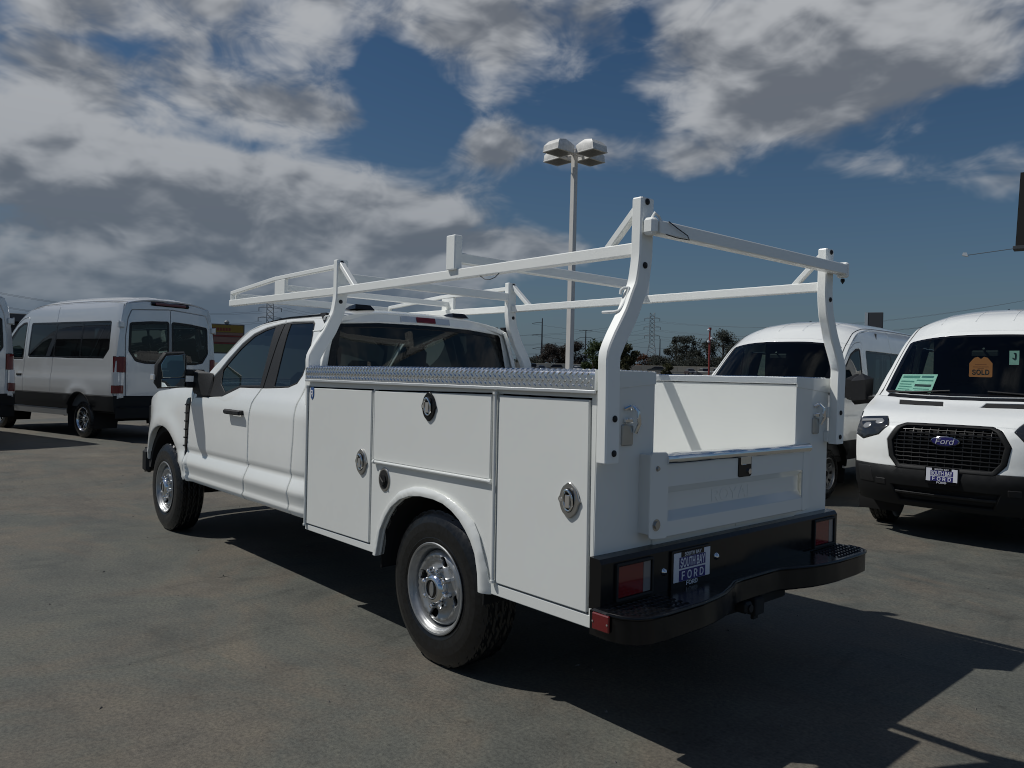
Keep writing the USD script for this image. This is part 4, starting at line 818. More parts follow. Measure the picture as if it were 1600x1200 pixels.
def van_meshes():
    """All the van's sheets once; each van then gets its own parts from them."""
    if _van_cache: return _van_cache
    M = _van_cache; P = sg.Polygon
    side = lambda u, v: np.stack([u, VY(u, v), v], 1); ref = (1.5, 0, 1.2)
    arch_r, arch_f = sg.Point(0, .345).buffer(.455, quad_segs=14), sg.Point(3.30, .345).buffer(.455, quad_segs=14); arches = arch_r.union(arch_f)
    body = P([(-1.145, .50), (-1.145, .95), (-1.14, 2.0), (-1.12, 2.36), (-.6, 2.40), (.6, 2.413), (1.7, 2.395), (2.22, 2.32), (2.58, 2.125), (3.26, 1.51), (3.42, 1.425), (3.83, 1.28), (3.965, 1.175), (4.02, 1.06), (4.05, .90), (4.06, .50)])
    lower = sg.box(-2, 0, 5, .785); band = sg.box(-2, .515, 5, .78); sill = sg.box(-2, .2, 5, .51)
    fdoor = poly_smooth([(2.17, .50), (3.20, .50), (3.45, .80), (3.47, 1.10), (3.40, 1.40), (3.05, 1.72), (2.62, 2.07), (2.40, 2.17), (2.17, 2.20)], .05)
    fwin = poly_smooth([(2.245, 1.40), (2.90, 1.395), (3.08, 1.33), (3.26, 1.36), (3.22, 1.46), (2.92, 1.73), (2.60, 1.995), (2.40, 2.075), (2.245, 2.09)], .035)
    bandwin = poly_smooth([(-.72, 1.415), (2.05, 1.43), (2.05, 2.075), (-.86, 2.065), (-.885, 1.58)], .04)
    panes = [poly_smooth([(1.08, 1.45), (2.02, 1.455), (2.02, 2.045), (1.08, 2.045)], .04), poly_smooth([(.12, 1.445), (1.03, 1.45), (1.03, 2.045), (.12, 2.042)], .04), poly_smooth([(-.70, 1.445), (.07, 1.445), (.07, 2.042), (-.83, 2.035), (-.855, 1.59)], .04)]
    seam = P([(1.066, .79), (1.058, .79), (1.058, 1.44), (1.066, 1.44)]).union(P([(1.066, 2.06), (1.058, 2.06), (1.058, 2.36), (1.066, 2.36)]))
    lampcut = P([(3.72, 1.30), (3.90, 1.27), (4.0, 1.19), (4.08, 1.04), (3.98, 1.045), (3.83, 1.15)]).intersection(body)
    bumpcut = sg.box(3.62, .2, 4.3, .785)
    shell = body.difference(arches).difference(fdoor.buffer(.004)).difference(bandwin.buffer(.003)).difference(seam).difference(lampcut)
    M['side_panel'] = panel(shell.difference(lower), side, .05, .005, .03, ref)
    M['front_door'] = panel(fdoor.difference(fwin.buffer(.012)).difference(lower).difference(arches), side, .05, .005, .03, ref)
    M['side_moulding'] = panel(body.difference(arches).intersection(band).difference(bumpcut), lifted(side, .006, ref), .06, .006, .03, ref)
    M['sill'] = panel(P([(.47, .385), (2.84, .385), (2.84, .51), (.47, .51)]), side, .07, .005, .03, ref)
    M['arch_trim'] = panel(arch_r.buffer(.035).difference(arch_r).union(arch_f.buffer(.035).difference(arch_f)).intersection(sg.box(-1, .42, 5, 1.2)), lifted(side, .010, ref), .05, .005, .05, ref)
    M['window_surround'] = panel(bandwin.difference(shapely.union_all(panes)), lifted(side, -.004, ref), .05, .002, .012, ref)
    M['panes'] = [panel(p, lifted(side, -.006, ref), .10, .001, .003, ref) for p in panes]
    M['door_window_surround'] = panel(fwin.buffer(.010).difference(fwin.buffer(-.022)), lifted(side, -.003, ref), .05, .002, .012, ref)
    M['door_window'] = panel(fwin.buffer(-.023), lifted(side, -.006, ref), .09, .001, .003, ref)
    M['front_bumper_end'] = panel(body.intersection(bumpcut).intersection(P([(3.6, .79), (4.3, .79), (4.3, .62), (4.02, .50), (3.6, .50)])).difference(arches).difference(sg.box(3, .2, 3.7, .9)), lifted(side, .010, ref), .05, .01, .03, ref)
    M['headlight_side'] = panel(lampcut.buffer(-.006), lifted(side, .002, ref), .04, .006, .02, ref)
    # arch wells
    for k, xc in (('rear', 0.0), ('front', 3.30)):
        t = np.linspace(-.35, math.pi+.35, 18); V = np.vstack([np.stack([xc+.47*np.cos(t), np.full(18, yy), .345+.47*np.sin(t)], 1) for yy in (.98, .55)]); F = []
        for i in range(17): F += [[i, i+1, 19+i], [i, 19+i, 18+i]]
        c = sg.Point(xc, .345).buffer(.47, quad_segs=10); back = plate(affinity.scale(c, -1, 1, origin=(0, 0)).intersection(sg.box(-9, .30, 9, 2)), (0, .56, 0), (-1, 0, 0), (0, 0, 1), .01, .002)
        M['well_'+k] = cat([(V, np.array(F)), back])
    # top skin
    S = M['S'] = Skin(VST, VY); tref = (1.5, 0, 1.0); M['tref'] = tref
    ws = S.poly([(5.10, -.90), (5.6, -.905), (5.95, -.90), (5.95, .90), (5.6, .905), (5.10, .90)]).buffer(-.03).buffer(.03)
    M['roof'] = panel(S.poly([(0, -1), (4.98, -1), (4.98, 1), (0, 1)]), S, .085, .006, .02, tref)
    M['windscreen_frame'] = panel(S.poly([(4.99, -1), (6.40, -1), (6.40, 1), (4.99, 1)]).difference(ws.buffer(.010)).difference(S.poly([(6.0, -.84), (6.6, -.84), (6.6, .84), (6.0, .84)])), S, .05, .004, .02, tref)
    M['windscreen_border'] = panel(ws.buffer(.008).difference(ws.buffer(-.035)), lifted(S, -.001, tref), .05, .001, .006, tref)
    M['windscreen'] = panel(ws.buffer(-.036), lifted(S, -.003, tref), .10, .001, .004, tref)
    M['cowl'] = panel(S.poly([(5.99, -.83), (6.44, -.86), (6.44, .86), (5.99, .83)]), lifted(S, -.010, tref), .07, .003, .015, tref)
    hl = lambda s: S.poly([(8.35, .66*s), (8.42, .80*s), (8.5, .97*s), (9.2, 1.0*s), (10.2, 1.0*s), (10.55, .90*s), (10.35, .70*s), (9.6, .60*s)]).buffer(-.015).buffer(.015)
    grille = S.poly([(9.25, -.41), (9.25, .41), (9.7, .485), (10.6, .575), (11.5, .545), (12.3, .46), (12.3, -.46), (11.5, -.545), (10.6, -.575), (9.7, -.485)]).buffer(-.02).buffer(.03)
    vents = [S.poly([(6.80, .20*s), (6.80, .66*s), (7.32, .62*s), (7.32, .17*s)]) for s in (1, -1)]
    M['hood'] = panel(S.poly([(6.43, -.985), (9.15, -.985), (9.15, .985), (6.43, .985)]).difference(hl(1).buffer(.005)).difference(hl(-1).buffer(.005)).difference(grille.buffer(.004)).difference(vents[0]).difference(vents[1]), S, .05, .006, .03, tref)
    M['hood_vents'] = [panel(v.buffer(-.003), lifted(S, -.008, tref), .05, .002, .01, tref) for v in vents]
    M['nose_panel'] = parts_of(S.poly([(9.17, -1), (12.2, -1), (12.2, 1), (9.17, 1)]).difference(hl(1).buffer(.005)).difference(hl(-1).buffer(.005)).difference(grille.buffer(.004)), S, .045, .005, .03, tref)
    M['grille_frame'] = panel(grille.difference(grille.buffer(-.042)), lifted(S, .012, tref), .04, .008, .04, tref)
    M['grille_back'] = panel(grille.buffer(-.03), lifted(S, -.045, tref), .10, .002, .01, tref)
    u0, u1 = float(S.s2u(9.35)), float(S.s2u(12.15)); gi = grille.buffer(-.038)
    M['grille_slats'] = []
    for u in np.linspace(u0+.018, u1-.018, 11):
        m = sg.box(u-.0065, -.6, u+.0065, .6).intersection(gi)
        if m.area > .001: M['grille_slats'].append(panel(m, lifted(S, -.012, tref), .12, .003, .02, tref))
    M['grille_uprights'] = []
    for v in np.linspace(-.46, .46, 15):
        m = sg.box(u0, v-.004, u1, v+.004).intersection(gi)
        if m.area > .0005: M['grille_uprights'].append(panel(m, lifted(S, -.016, tref), .06, .002, .02, tref))
    M['headlights'] = [panel(hl(s).buffer(-.002), lifted(S, .004, tref), .035, .006, .03, tref) for s in (1, -1)]
    M['headlamp_cups'] = []
    for s in (1, -1):
        for ss, vv in ((9.1, .72), (9.5, .86)):
            M['headlamp_cups'].append((s, panel(affinity.translate(sg.Point(0, 0).buffer(.040), float(S.s2u(ss)), vv*.8*s), lifted(S, .012, tref), .02, .006, .02, tref)))
    M['headlamp_strip'] = [panel(S.poly([(8.75, .70*s), (8.75, .96*s), (9.0, .96*s), (9.0, .68*s)]), lifted(S, .009, tref), .03, .003, .01, tref) for s in (1, -1)]
    M['front_bumper'] = panel(S.poly([(12.22, -1), (15, -1), (15, 1), (12.22, 1)]).difference(grille.buffer(.004)).difference(S.poly([(13.75, -.52), (13.75, .52), (14.6, .46), (14.6, -.46)])), lifted(S, .012, tref), .05, .012, .04, tref)
    M['lower_intake'] = panel(S.poly([(13.7, -.54), (13.7, .54), (14.65, .48), (14.65, -.48)]), lifted(S, -.03, tref), .1, .002, .01, tref)
    M['intake_bar'] = panel(S.poly([(14.05, -.50), (14.05, .50), (14.22, .50), (14.22, -.50)]), lifted(S, .004, tref), .1, .006, .02, tref)
    M['fog_bezels'] = [panel(S.poly([(12.75, .78*s), (12.75, .93*s), (13.7, .91*s), (13.7, .74*s)]).buffer(.008), lifted(S, .018, tref), .04, .005, .02, tref) for s in (1, -1)]
    M['tow_covers'] = [panel(S.poly([(13.5, .60*s), (13.5, .70*s), (13.75, .70*s), (13.75, .60*s)]).buffer(.006), lifted(S, .017, tref), .03, .004, .01, tref) for s in (1, -1)]
    rr = []
    for v in (-.62, -.21, .21, .62):
        q = S(np.linspace(S.s2u(.35), S.s2u(4.55), 24), np.full(24, .8*v)); rr.append(tube(q-[0, 0, .003], .0085, 6))
    M['roof_ribs'] = rr
    M['roof_seams'] = [tube(S(np.linspace(S.s2u(.1), S.s2u(6.4), 40), np.full(40, .8*.945*s))+[0, 0, -.001], .006, 6) for s in (1, -1)]
    M['headliner'] = panel(S.poly([(.2, -.9), (4.7, -.9), (4.7, .9), (.2, .9)]), lifted(S, -.06, tref), .25, .004, .01, tref)
    # rear: (y, z) -> x
    rear = lambda y, z: np.stack([-1.215+.045*np.clip((z-1.2)/1.2, 0, 1.1)**2+.075*np.abs(np.clip(y/1.0, -1.06, 1.06))**7, y, z], 1); rref = (1.5, 0, 1.2); M['rear'] = rear
    wall = P([(-1.0, .50), (1.0, .50), (1.018, .95), (1.0, 1.25), (.955, 1.70), (.905, 2.10), (.875, 2.26), (.82, 2.375), (.5, 2.43), (0, 2.452), (-.5, 2.43), (-.82, 2.375), (-.875, 2.26), (-.905, 2.10), (-.955, 1.70), (-1.0, 1.25), (-1.018, .95)])
    dr = lambda s: poly_smooth([(.006*s, .62), (.82*s, .62), (.835*s, 1.42), (.835*s, 1.80), (.79*s, 2.12), (.73*s, 2.26), (.006*s, 2.315)], .03)
    dw = lambda s: poly_smooth([(.022*s, 1.35), (.50*s, 1.35), (.67*s, 1.385), (.79*s, 1.56), (.77*s, 2.04), (.40*s, 2.085), (.022*s, 2.105)], .05)
    M['rear_frame'] = panel(wall.difference(dr(1).buffer(.006)).difference(dr(-1).buffer(.006)), rear, .05, .012, .03, rref)
    M['rear_doors'] = [panel(dr(s).difference(dw(s).buffer(.004)), lifted(rear, .004, rref), .06, .005, .03, rref) for s in (1, -1)]
    M['rear_borders'] = [panel(dw(s).difference(dw(s).buffer(-.04)), lifted(rear, .003, rref), .05, .002, .01, rref) for s in (1, -1)]
    M['rear_windows'] = [panel(dw(s).buffer(-.041), lifted(rear, .001, rref), .10, .001, .003, rref) for s in (1, -1)]
    return M
def van_lamp_box(z0, z1, s, grow=0.0):
    a = np.array([(-1.10, 1.0), (-.93, 1.045), (-1.03, 1.022), (-1.155, .985), (-1.18, .955), (-1.195, .885)]); pts = []
    yo = float(VY0((z0+z1)/2))-1.02
    for z in (z0, z1):
        for x, y in [(-1.135+.02, .84), (-1.20, .865), (-1.195, .93), (-1.165, .985), (-1.12, 1.012), (-1.08, 1.018), (-1.06, .95)]: pts.append((x-grow, (y+yo+grow)*s, z))
    return hull(pts)
def build_van(name, label, loc, yaw, paint, wheel='chrome', group='high-roof vans parked on the lot', plate_front=True, clear_side=False, tall=1.0):
    ZMAP[0] = tall
    M = van_meshes(); V = thing(name, label, 'van', loc, yaw, group); S = M['S']; P = sg.Polygon
    def one(n, m, mt, sm=32, lb=None): return obj(n, m, mt, V, sm, lb)
    def both(n, m, mt, sm=32):
        return [obj(n, m, mt, V, sm), obj(n, mirY(m), mt, V, sm)]
    both('side_panel', M['side_panel'], paint); dd = both('front_door', M['front_door'], paint); both('side_moulding', M['side_moulding'], GREYPL); both('sill', M['sill'], paint)
    both('arch_trim', M['arch_trim'], GREYPL); both('window_surround', M['window_surround'], BLACKGL)
    for p in M['panes']: both('side_window', p, GLASSP)
    for d, m in zip(dd, (M['door_window_surround'], mirY(M['door_window_surround']))): obj('window_surround', m, BLACKPL, d)
    for d, m in zip(dd, (M['door_window'], mirY(M['door_window']))): obj('window', m, GLASST, d)
    for d, s in zip(dd, (1, -1)):
        h = cat([rbox((2.22, 1.0, 1.075), (2.42, 1.035, 1.12), .01)]); obj('handle', h if s > 0 else mirY(h), BLACKPL, d)
    both('front_bumper_end', M['front_bumper_end'], GREYPL); both('wheel_well', M['well_rear'], BLACKMATTE); both('wheel_well', M['well_front'], BLACKMATTE)
    one('roof', M['roof'], paint)
    for r in M['roof_ribs']: one('roof_rib', r, paint)
    for r in M['roof_seams']: one('roof_seam', r, BLACKPL)
    one('windscreen_frame', M['windscreen_frame'], paint); one('windscreen_border', M['windscreen_border'], BLACKGL); one('windscreen', M['windscreen'], GLASSW); one('cowl', M['cowl'], GRILLEM)
    one('hood', M['hood'], paint)
    for v in M['hood_vents']: one('hood_vent', v, BLACKMATTE)
    [one('nose_panel', m, paint) for m in M['nose_panel']]
    g = one('grille', M['grille_frame'], GREYPL); obj('grille_back', M['grille_back'], BLACKMATTE, g)
    for m in M['grille_slats']: obj('slat', m, GRILLEM, g)
    for m in M['grille_uprights']: obj('upright', m, GRILLEM, g)
    # badge: blue oval with a bright rim and slanted script
    c = S(np.array([float(S.s2u(10.55))]), np.array([0.0]))[0]+[.014, 0, 0]; ex, ez = np.array([0, 1., 0]), np.array([.10, 0, .995]); ez /= np.linalg.norm(ez)
    bd = obj('badge', plate(ellipse(0, 0, .125, .050, 40), c, ex, ez, .02, .004), CHROME, g); n_ = np.cross(ex, ez); obj('badge_field', plate(ellipse(0, 0, .115, .042, 40), c+n_*.002, ex, ez, .003, .001), NAVY, bd); obj('badge_script', text_on('Ford', .052, c+n_*.003, ex, ez, .0015, False, .155, .25), PLWHITE, bd)
    for k, m in enumerate(M['headlights']):
        h = one('headlight', m, LAMPDARK); s = (1, -1)[k]
        for q, cm in M['headlamp_cups']:
            if q == s: obj('lamp_reflector', cm, REFL, h)
        obj('light_strip', M['headlamp_strip'][k], REFL, h); hs = M['headlight_side']; obj('lamp_side', hs if s > 0 else mirY(hs), LAMPDARK, h)
    b = one('front_bumper', M['front_bumper'], GREYPL); obj('lower_intake', M['lower_intake'], BLACKMATTE, b); obj('intake_bar', M['intake_bar'], BLACKPL, b)
    for m in M['fog_bezels']: obj('fog_bezel', m, BLACKPL, b)
    for m in M['tow_covers']: obj('tow_cover', m, BLACKPL, b)
    c = S(np.array([float(S.s2u(12.95))]), np.array([0.0]))[0]+[.022, 0, 0]
    if plate_front: text_plate(V, c, (0, 1, 0), (-.04, 0, .999))
    for s in (1, -1):
        hd = hull([(3.10, y, z) for y, z in ((1.10, 1.36), (1.30, 1.33), (1.335, 1.42), (1.32, 1.66), (1.22, 1.72), (1.09, 1.66))]+[(3.26, y, z) for y, z in ((1.12, 1.40), (1.28, 1.38), (1.29, 1.62), (1.13, 1.64))])
        arm = rbox((3.14, .97, 1.39), (3.24, 1.14, 1.45), .015); gl = plate(P([(-1.31, 1.40), (-1.115, 1.42), (-1.105, 1.64), (-1.22, 1.69), (-1.30, 1.64)]), (3.097, 0, 0), (0, -1, 0), (0, 0, 1), .004, .002)
        t = (lambda m: m) if s > 0 else mirY
        mr = one('mirror', t(cat([hd, arm])), BLACKPL); obj('mirror_pane', t(gl), MIRROR, mr)
        a0, a1 = .62*s, .05*s
        q = S(np.array([float(S.s2u(t_)) for t_ in (6.02, 5.93, 5.86)]), np.array([.8*.86*s, .8*.55*s, .8*.18*s])); q = q+[.012, 0, .012]; one('wiper', tube(q, .010, 8), BLACKPL)
    one('roof_antenna', hull([(2.05, -.03, 2.49), (2.05, .03, 2.49), (1.85, -.03, 2.50), (1.85, .03, 2.50), (1.83, 0, 2.565), (1.90, 0, 2.55)]), BLACKGL)
    # rear
    one('rear_frame', M['rear_frame'], paint)
    for k, s in enumerate((1, -1)):
        d = one('rear_door', M['rear_doors'][k], paint); obj('window_border', M['rear_borders'][k], BLACKGL, d); obj('window', M['rear_windows'][k], GLASST, d)
        for z0 in (.80, 2.00):
            hb = cat([rbox((-1.20, .86, z0-.05), (-1.10, .955, z0+.05), .012), cyl((-1.17, .955, z0-.06), (-1.17, .955, z0+.06), .014, 10)]); obj('hinge', hb if s > 0 else mirY(hb), paint, d)
        L = one('tail_light', van_lamp_box(.82, 1.46, s, -.012), BLACKGL)
        obj('red_lens', van_lamp_box(1.19, 1.45, s, .006), RED, L); obj('clear_lens', van_lamp_box(.97, 1.185, s, .005), CLEAR, L); obj('red_lens', van_lamp_box(.83, .965, s, .006), RED, L)
    obj('door_pull', rbox((-1.232, .05, 1.00), (-1.215, .30, 1.06), .005), BLACKPL, V)
    bl = hull([(x, y, z) for x, z in ((-1.06, 2.40), (-1.06, 2.475), (-1.175, 2.365), (-1.20, 2.40), (-1.17, 2.435)) for y in (-.37, .37)]); k = one('brake_light', bl, BLACKGL); obj('red_lens', hull([(-1.205, y, z) for y in (-.30, .30) for z in (2.385, 2.412)]+[(-1.16, y, z) for y in (-.30, .30) for z in (2.375, 2.44)]), REDDARK, k)
    rb = lambda y, z: np.stack([-1.29+.11*np.abs(np.clip(y/1.0, -1.06, 1.06))**5, y, z], 1)
    one('rear_bumper', [panel(P([(-1.0, .40), (1.0, .40), (1.0, .60), (-1.0, .60)]), rb, .07, .015, .05, (1.5, 0, .6)), rbox((-1.25, -.95, .585), (-1.12, .95, .61), .008)], GREYPL)
    lowp = M['rear']; one('rear_lower_panel', panel(P([(-1.0, .50), (1.0, .50), (1.018, .79), (-1.018, .79)]), lifted(lowp, .012, (1.5, 0, 1.2)), .07, .008, .03, (1.5, 0, 1.2)), GREYPL)
    # wheels, underside, inside
    ZMAP[0] = 1.0
    for x in (0, 3.30):
        build_wheel(V, x, .955, .345, .235, .212, wheel); build_wheel(V, x, -.955, .345, .235, .212, wheel, True)
    ZMAP[0] = tall
    one('floor', rbox((-1.14, -.94, .48), (3.9, .94, .56), .01), BLACKMATTE); one('engine_block', rbox((3.45, -.75, .40), (4.2, .75, 1.05), .08), BLACKMATTE)
    one('exhaust_pipe', tube([(2.2, -.3, .34), (.6, -.35, .34), (-.5, -.5, .42), (-1.1, -.6, .36)], .035, 8), BLACKMATTE); one('rear_axle', cyl((0, -.8, .33), (0, .8, .33), .05), BLACKMATTE)
    one('headliner', M['headliner'], TRIML)
    one('dashboard', hull([(3.50, y, z) for y in (-.86, .86) for z in (.8, 1.40)]+[(3.02, y, z) for y in (-.86, .86) for z in (.75, 1.22)]+[(3.12, y, 1.36) for y in (-.8, .8)]), TRIM)
    for s in (1, -1):
        obj('door_card', rbox((2.2, .90*s, .56), (3.3, .935*s, 1.33), .01), TRIM, V); obj('side_lining', rbox((-1.08, .90*s, .56), (2.15, .935*s, 1.36), .01), TRIML, V)
        st = obj('front_seat', [rbox((2.02, .22*s, .85), (2.55, .74*s, 1.05), .05), rotax(rbox((1.96, .23*s, 1.0), (2.10, .73*s, 1.64), .05), (0, 1, 0), -.16, (2.05, 0, 1.0))], SEATM, V); obj('headrest', rbox((1.84, .35*s, 1.66), (1.94, .60*s, 1.86), .04), SEATM, st)
    if clear_side:
        for x in (1.05, .15, -.7):
            st = obj('bench_seat', [rbox((x, -.80, .85), (x+.48, .45, 1.02), .04), rbox((x-.10, -.80, .95), (x+.03, .45, 1.30), .04)], SEATM, V)
            for y0 in (-.62, -.18, .26): obj('headrest', rbox((x-.09, y0-.11, 1.32), (x-.01, y0+.11, 1.47), .03), SEATM, st)
    else: one('bulkhead', rbox((1.55, -.88, .56), (1.58, .88, 2.36), .006), TRIM)
    a = np.linspace(0, 2*np.pi, 26, endpoint=False); one('steering_wheel', [tube(np.stack([2.83+.19*np.sin(a)*.5, .48+.19*np.cos(a), 1.30+.19*np.sin(a)*.87], 1), .014, 8, True), bar((2.83, .30, 1.3), (2.83, .66, 1.3), .05, .02), cyl((2.83, .48, 1.3), (3.06, .48, 1.2), .03)], BLACKPL)
    one('rear_view_mirror', [rbox((2.87, -.13, 1.93), (2.90, .13, 2.0), .01), cyl((2.89, 0, 1.98), (2.96, 0, 2.02), .012)], BLACKPL)
    ZMAP[0] = 1.0
    return V
V3 = ((-.15, -9.08, -.05), 1.635); V2 = ((2.72, -9.95, -.05), 1.615); V1 = ((12.81, -1.19, .17), .251); V0 = ((13.45, 2.05, .17), .251)
build_van('van', 'white high-roof van at the right edge with an orange SOLD tag behind its windscreen', *V3, WHITE, 'steel', tall=.965)
v2 = build_van('van', 'white high-roof van partly hidden behind the right rear corner of the service truck', *V2, WHITE, 'steel', tall=.975)
obj('roof_vent', rbox((-.2, -.25, 2.44), (.2, .05, 2.55), .02), WHITE, v2)
build_van('van', 'silver passenger van with chrome wheel and dark side windows, behind the truck mirror', *V1, SILVER, 'chrome', clear_side=True, tall=1.035)
build_van('van', 'silver van cut off by the left edge of the picture, only its rear corner showing', *V0, SILVER, 'chrome', clear_side=True, tall=1.035)

# ------------------------------------------------------------------ papers behind the windscreens
PAPER = mat('pale_green_paper', (.52, .72, .62), .7, vary=.10, scale=25)
ORANGE = mat('orange_card', (.78, .24, .07), .6)
INK = mat('dark_print', (.02, .03, .035), .6); INKG = mat('green_print', (.10, .26, .22), .6); TEALP = mat('teal_print', (.05, .17, .17), .6)
def window_sticker(van, label, s0, s1, v0, v1, tall):
    M = van_meshes(); S, tref = M['S'], M['tref']; ZMAP[0] = tall
    t = thing('window_sticker', label, 'sticker', van[0], van[1])
    q = lambda a, b, c, d, off: panel(S.poly([(s0+(s1-s0)*b, v0+(v1-v0)*a), (s0+(s1-s0)*b, v0+(v1-v0)*c), (s0+(s1-s0)*d, v0+(v1-v0)*c), (s0+(s1-s0)*d, v0+(v1-v0)*a)]), lifted(S, off, tref), .06, .0005, .001, tref)
    obj('sheet', q(0, 0, 1, 1, -.014), PAPER, t)
    rows = [(.06, .07, .55, .17, INKG), (.60, .07, .92, .15, TEALP), (.50, .44, .94, .56, INK), (.06, .30, .44, .36, INKG), (.06, .44, .40, .49, INKG), (.06, .57, .44, .62, INKG), (.06, .72, .40, .77, INKG), (.50, .24, .94, .29, INKG), (.50, .66, .92, .71, INKG), (.30, .84, .50, .94, INK), (.56, .80, .92, .86, INKG)]
    for a, b, c, d, m in rows: obj('print', q(a, b, c, d, -.012), m, t)
    ZMAP[0] = 1.0; return t
window_sticker(V3, 'pale green price sheet inside the windscreen of the right-edge van', 5.60, 5.91, -.80, -.38, .965)
window_sticker(V2, 'pale green price sheet inside the windscreen of the half-hidden white van', 5.72, 5.92, -.84, -.50, .975)
def hang_tag():
    t = thing('sold_tag', 'orange hanging card reading SOLD behind the right-edge van windscreen', 'tag', V3[0], V3[1]); X, Z, Y = 2.93, 1.755, -.03
    card = sg.Polygon([(-.112, -.105), (.112, -.105), (.112, .045), (.065, .105), (.03, .118), (0, .092), (-.03, .118), (-.065, .105), (-.112, .045)]).buffer(-.012).buffer(.012)
    ex, ez = np.array([0, 1., 0]), np.array([0, 0, 1.]); c = np.array([X, Y, Z])
    obj('card', plate(card, c, ex, ez, .002, .0006), ORANGE, t); n = np.cross(ex, ez)
    obj('lettering', text_on('SOLD', .052, c+n*.001-ez*.050, ex, ez, .001, True, .165), INK, t)
    for dz, w in ((.035, .11), (.008, .15), (-.008, .06)): obj('faded_print', plate(sg.box(-w/2, dz-.003, w/2, dz+.003), c+n*.0008, ex, ez, .0006, .0002), mat('faded_print' if dz > .03 else 'faded_print_b' if dz > 0 else 'faded_print_c', (.42, .12, .04), .7), t)
    t = thing('paper_tag', 'pale slip hanging right of the orange SOLD card', 'tag', V3[0], V3[1]); c = np.array([2.95, .285, 1.86])
    obj('slip', plate(sg.box(-.045, -.075, .045, .075), c, ex, ez, .002, .0006), PAPER, t); obj('mark', tube([c+n*.002+[0, -.005, .05], c+n*.002+[0, .012, .05], c+n*.002+[0, .012, .0], c+n*.002+[0, .0, -.012], c+n*.002+[0, -.015, .0]], .006, 6), INK, t)
hang_tag()

# ------------------------------------------------------------------ lamp post with four heads
POSTM = mat('pale_post_paint', (.60, .58, .55), .5, vary=.08, scale=2.0); HEADM = mat('weathered_lamp_white', (.62, .61, .58), .45, vary=.22, scale=7.0); LENSM = mat('lamp_lens', (.12, .12, .12), .2, coat=.5)
def lamp_post():
    x, y = 14.18, -14.77; z0 = float(ground_z(x, y)); yaw = 0.0
    t = thing('lamp_post', 'tall pale square lamp post with four hooded lamp heads behind the truck', 'lamp post', (x, y, z0), yaw); H = 8.88-z0
    obj('pole', hull([(a*w, b*w, z) for a in (-1, 1) for b in (-1, 1) for z, w in ((0, .098), (H, .075))]), POSTM, t); obj('base_plate', rbox((-.25, -.25, 0), (.25, .25, .05), .01), POSTM, t); obj('pole_cap', rbox((-.08, -.08, H), (.08, .08, H+.04), .01), POSTM, t)
    for k in range(4):
        a = k*math.pi/2
        def R(m): return rotz(m, a)
        arm = obj('arm', R(bar((.07, 0, H-.12), (.42, 0, H-.08), .07, .10)), POSTM, t)
        prof = [(.36, .0), (.36, .22), (.46, .33), (.66, .38), (.95, .33), (1.08, .18), (1.10, .0)]; w = .33
        pts = [(px, s*w*(1.0 if pz < .25 else .72), H-.20+pz) for px, pz in prof for s in (-1, 1)]
        hd = obj('lamp_head', R(hull(pts)), HEADM, t); obj('lamp_rim', R(rbox((.34, -.345, H-.235), (1.12, .345, H-.20), .01)), HEADM, hd)
        obj('lens', R(hull([(px, py, H-.236) for px in (.40, 1.06) for py in (-.29, .29)]+[(.73, py, H-.34) for py in (-.05, .05)]+[(px, 0, H-.33) for px in (.6, .86)])), LENSM, hd)
lamp_post()

# ------------------------------------------------------------------ the road, cars, trees and pylons beyond the lot
def place(az, dist):
    a = math.radians(az); x, y = CAM[0]+dist*math.cos(a), CAM[1]+dist*math.sin(a); return x, y, float(ground_z(x, y))
BEIGE = mat('beige_concrete', (.34, .31, .26), .85, vary=.15, scale=.4); BEIGE2 = mat('grey_concrete', (.26, .25, .23), .85, vary=.15, scale=.5)
def barrier(label, dist, az0, az1, h, n, m, up=0.0):
    x, y, z = place(az0, dist); t = thing('road_barrier', label, 'barrier', (x, y, 0)); P_ = [np.array(place(az0+(az1-az0)*k/n, dist)) for k in range(n+1)]
    for k in range(n):
        a, b = P_[k]-[x, y, 0], P_[k+1]-[x, y, 0]; d = (b-a)/np.linalg.norm(b-a)
        obj('barrier_panel', cat([bar(a+d*.03+[0, 0, h/2+up], b-d*.03+[0, 0, h/2+up], .25, h, r=.03), bar(a+d*.03+[0, 0, .1+up], b-d*.03+[0, 0, .1+up], .6, .2, r=.05)]), m, t)
barrier('long beige concrete road wall in front of the far trees', 212, -37, -66, 1.75, 22, BEIGE, .2)
barrier('low pale kerb wall nearer than the beige road wall', 186, -38, -64, .75, 18, BEIGE2)
road = [place(a, d) for d in (190, 210) for a in np.linspace(-36, -68, 24)]
rv = np.array(road)+[0, 0, .02]; rf = np.array([[i, i+1, 24+i+1] for i in range(23)]+[[i, 24+i+1, 24+i] for i in range(23)])
obj('road', (rv, rf[:, ::-1]), mat('pale_road', (.20, .19, .17), .9, vary=.1, scale=.3), None, smooth=False, kind='structure')
CARG = glass('car_glass', (.12, .14, .14))
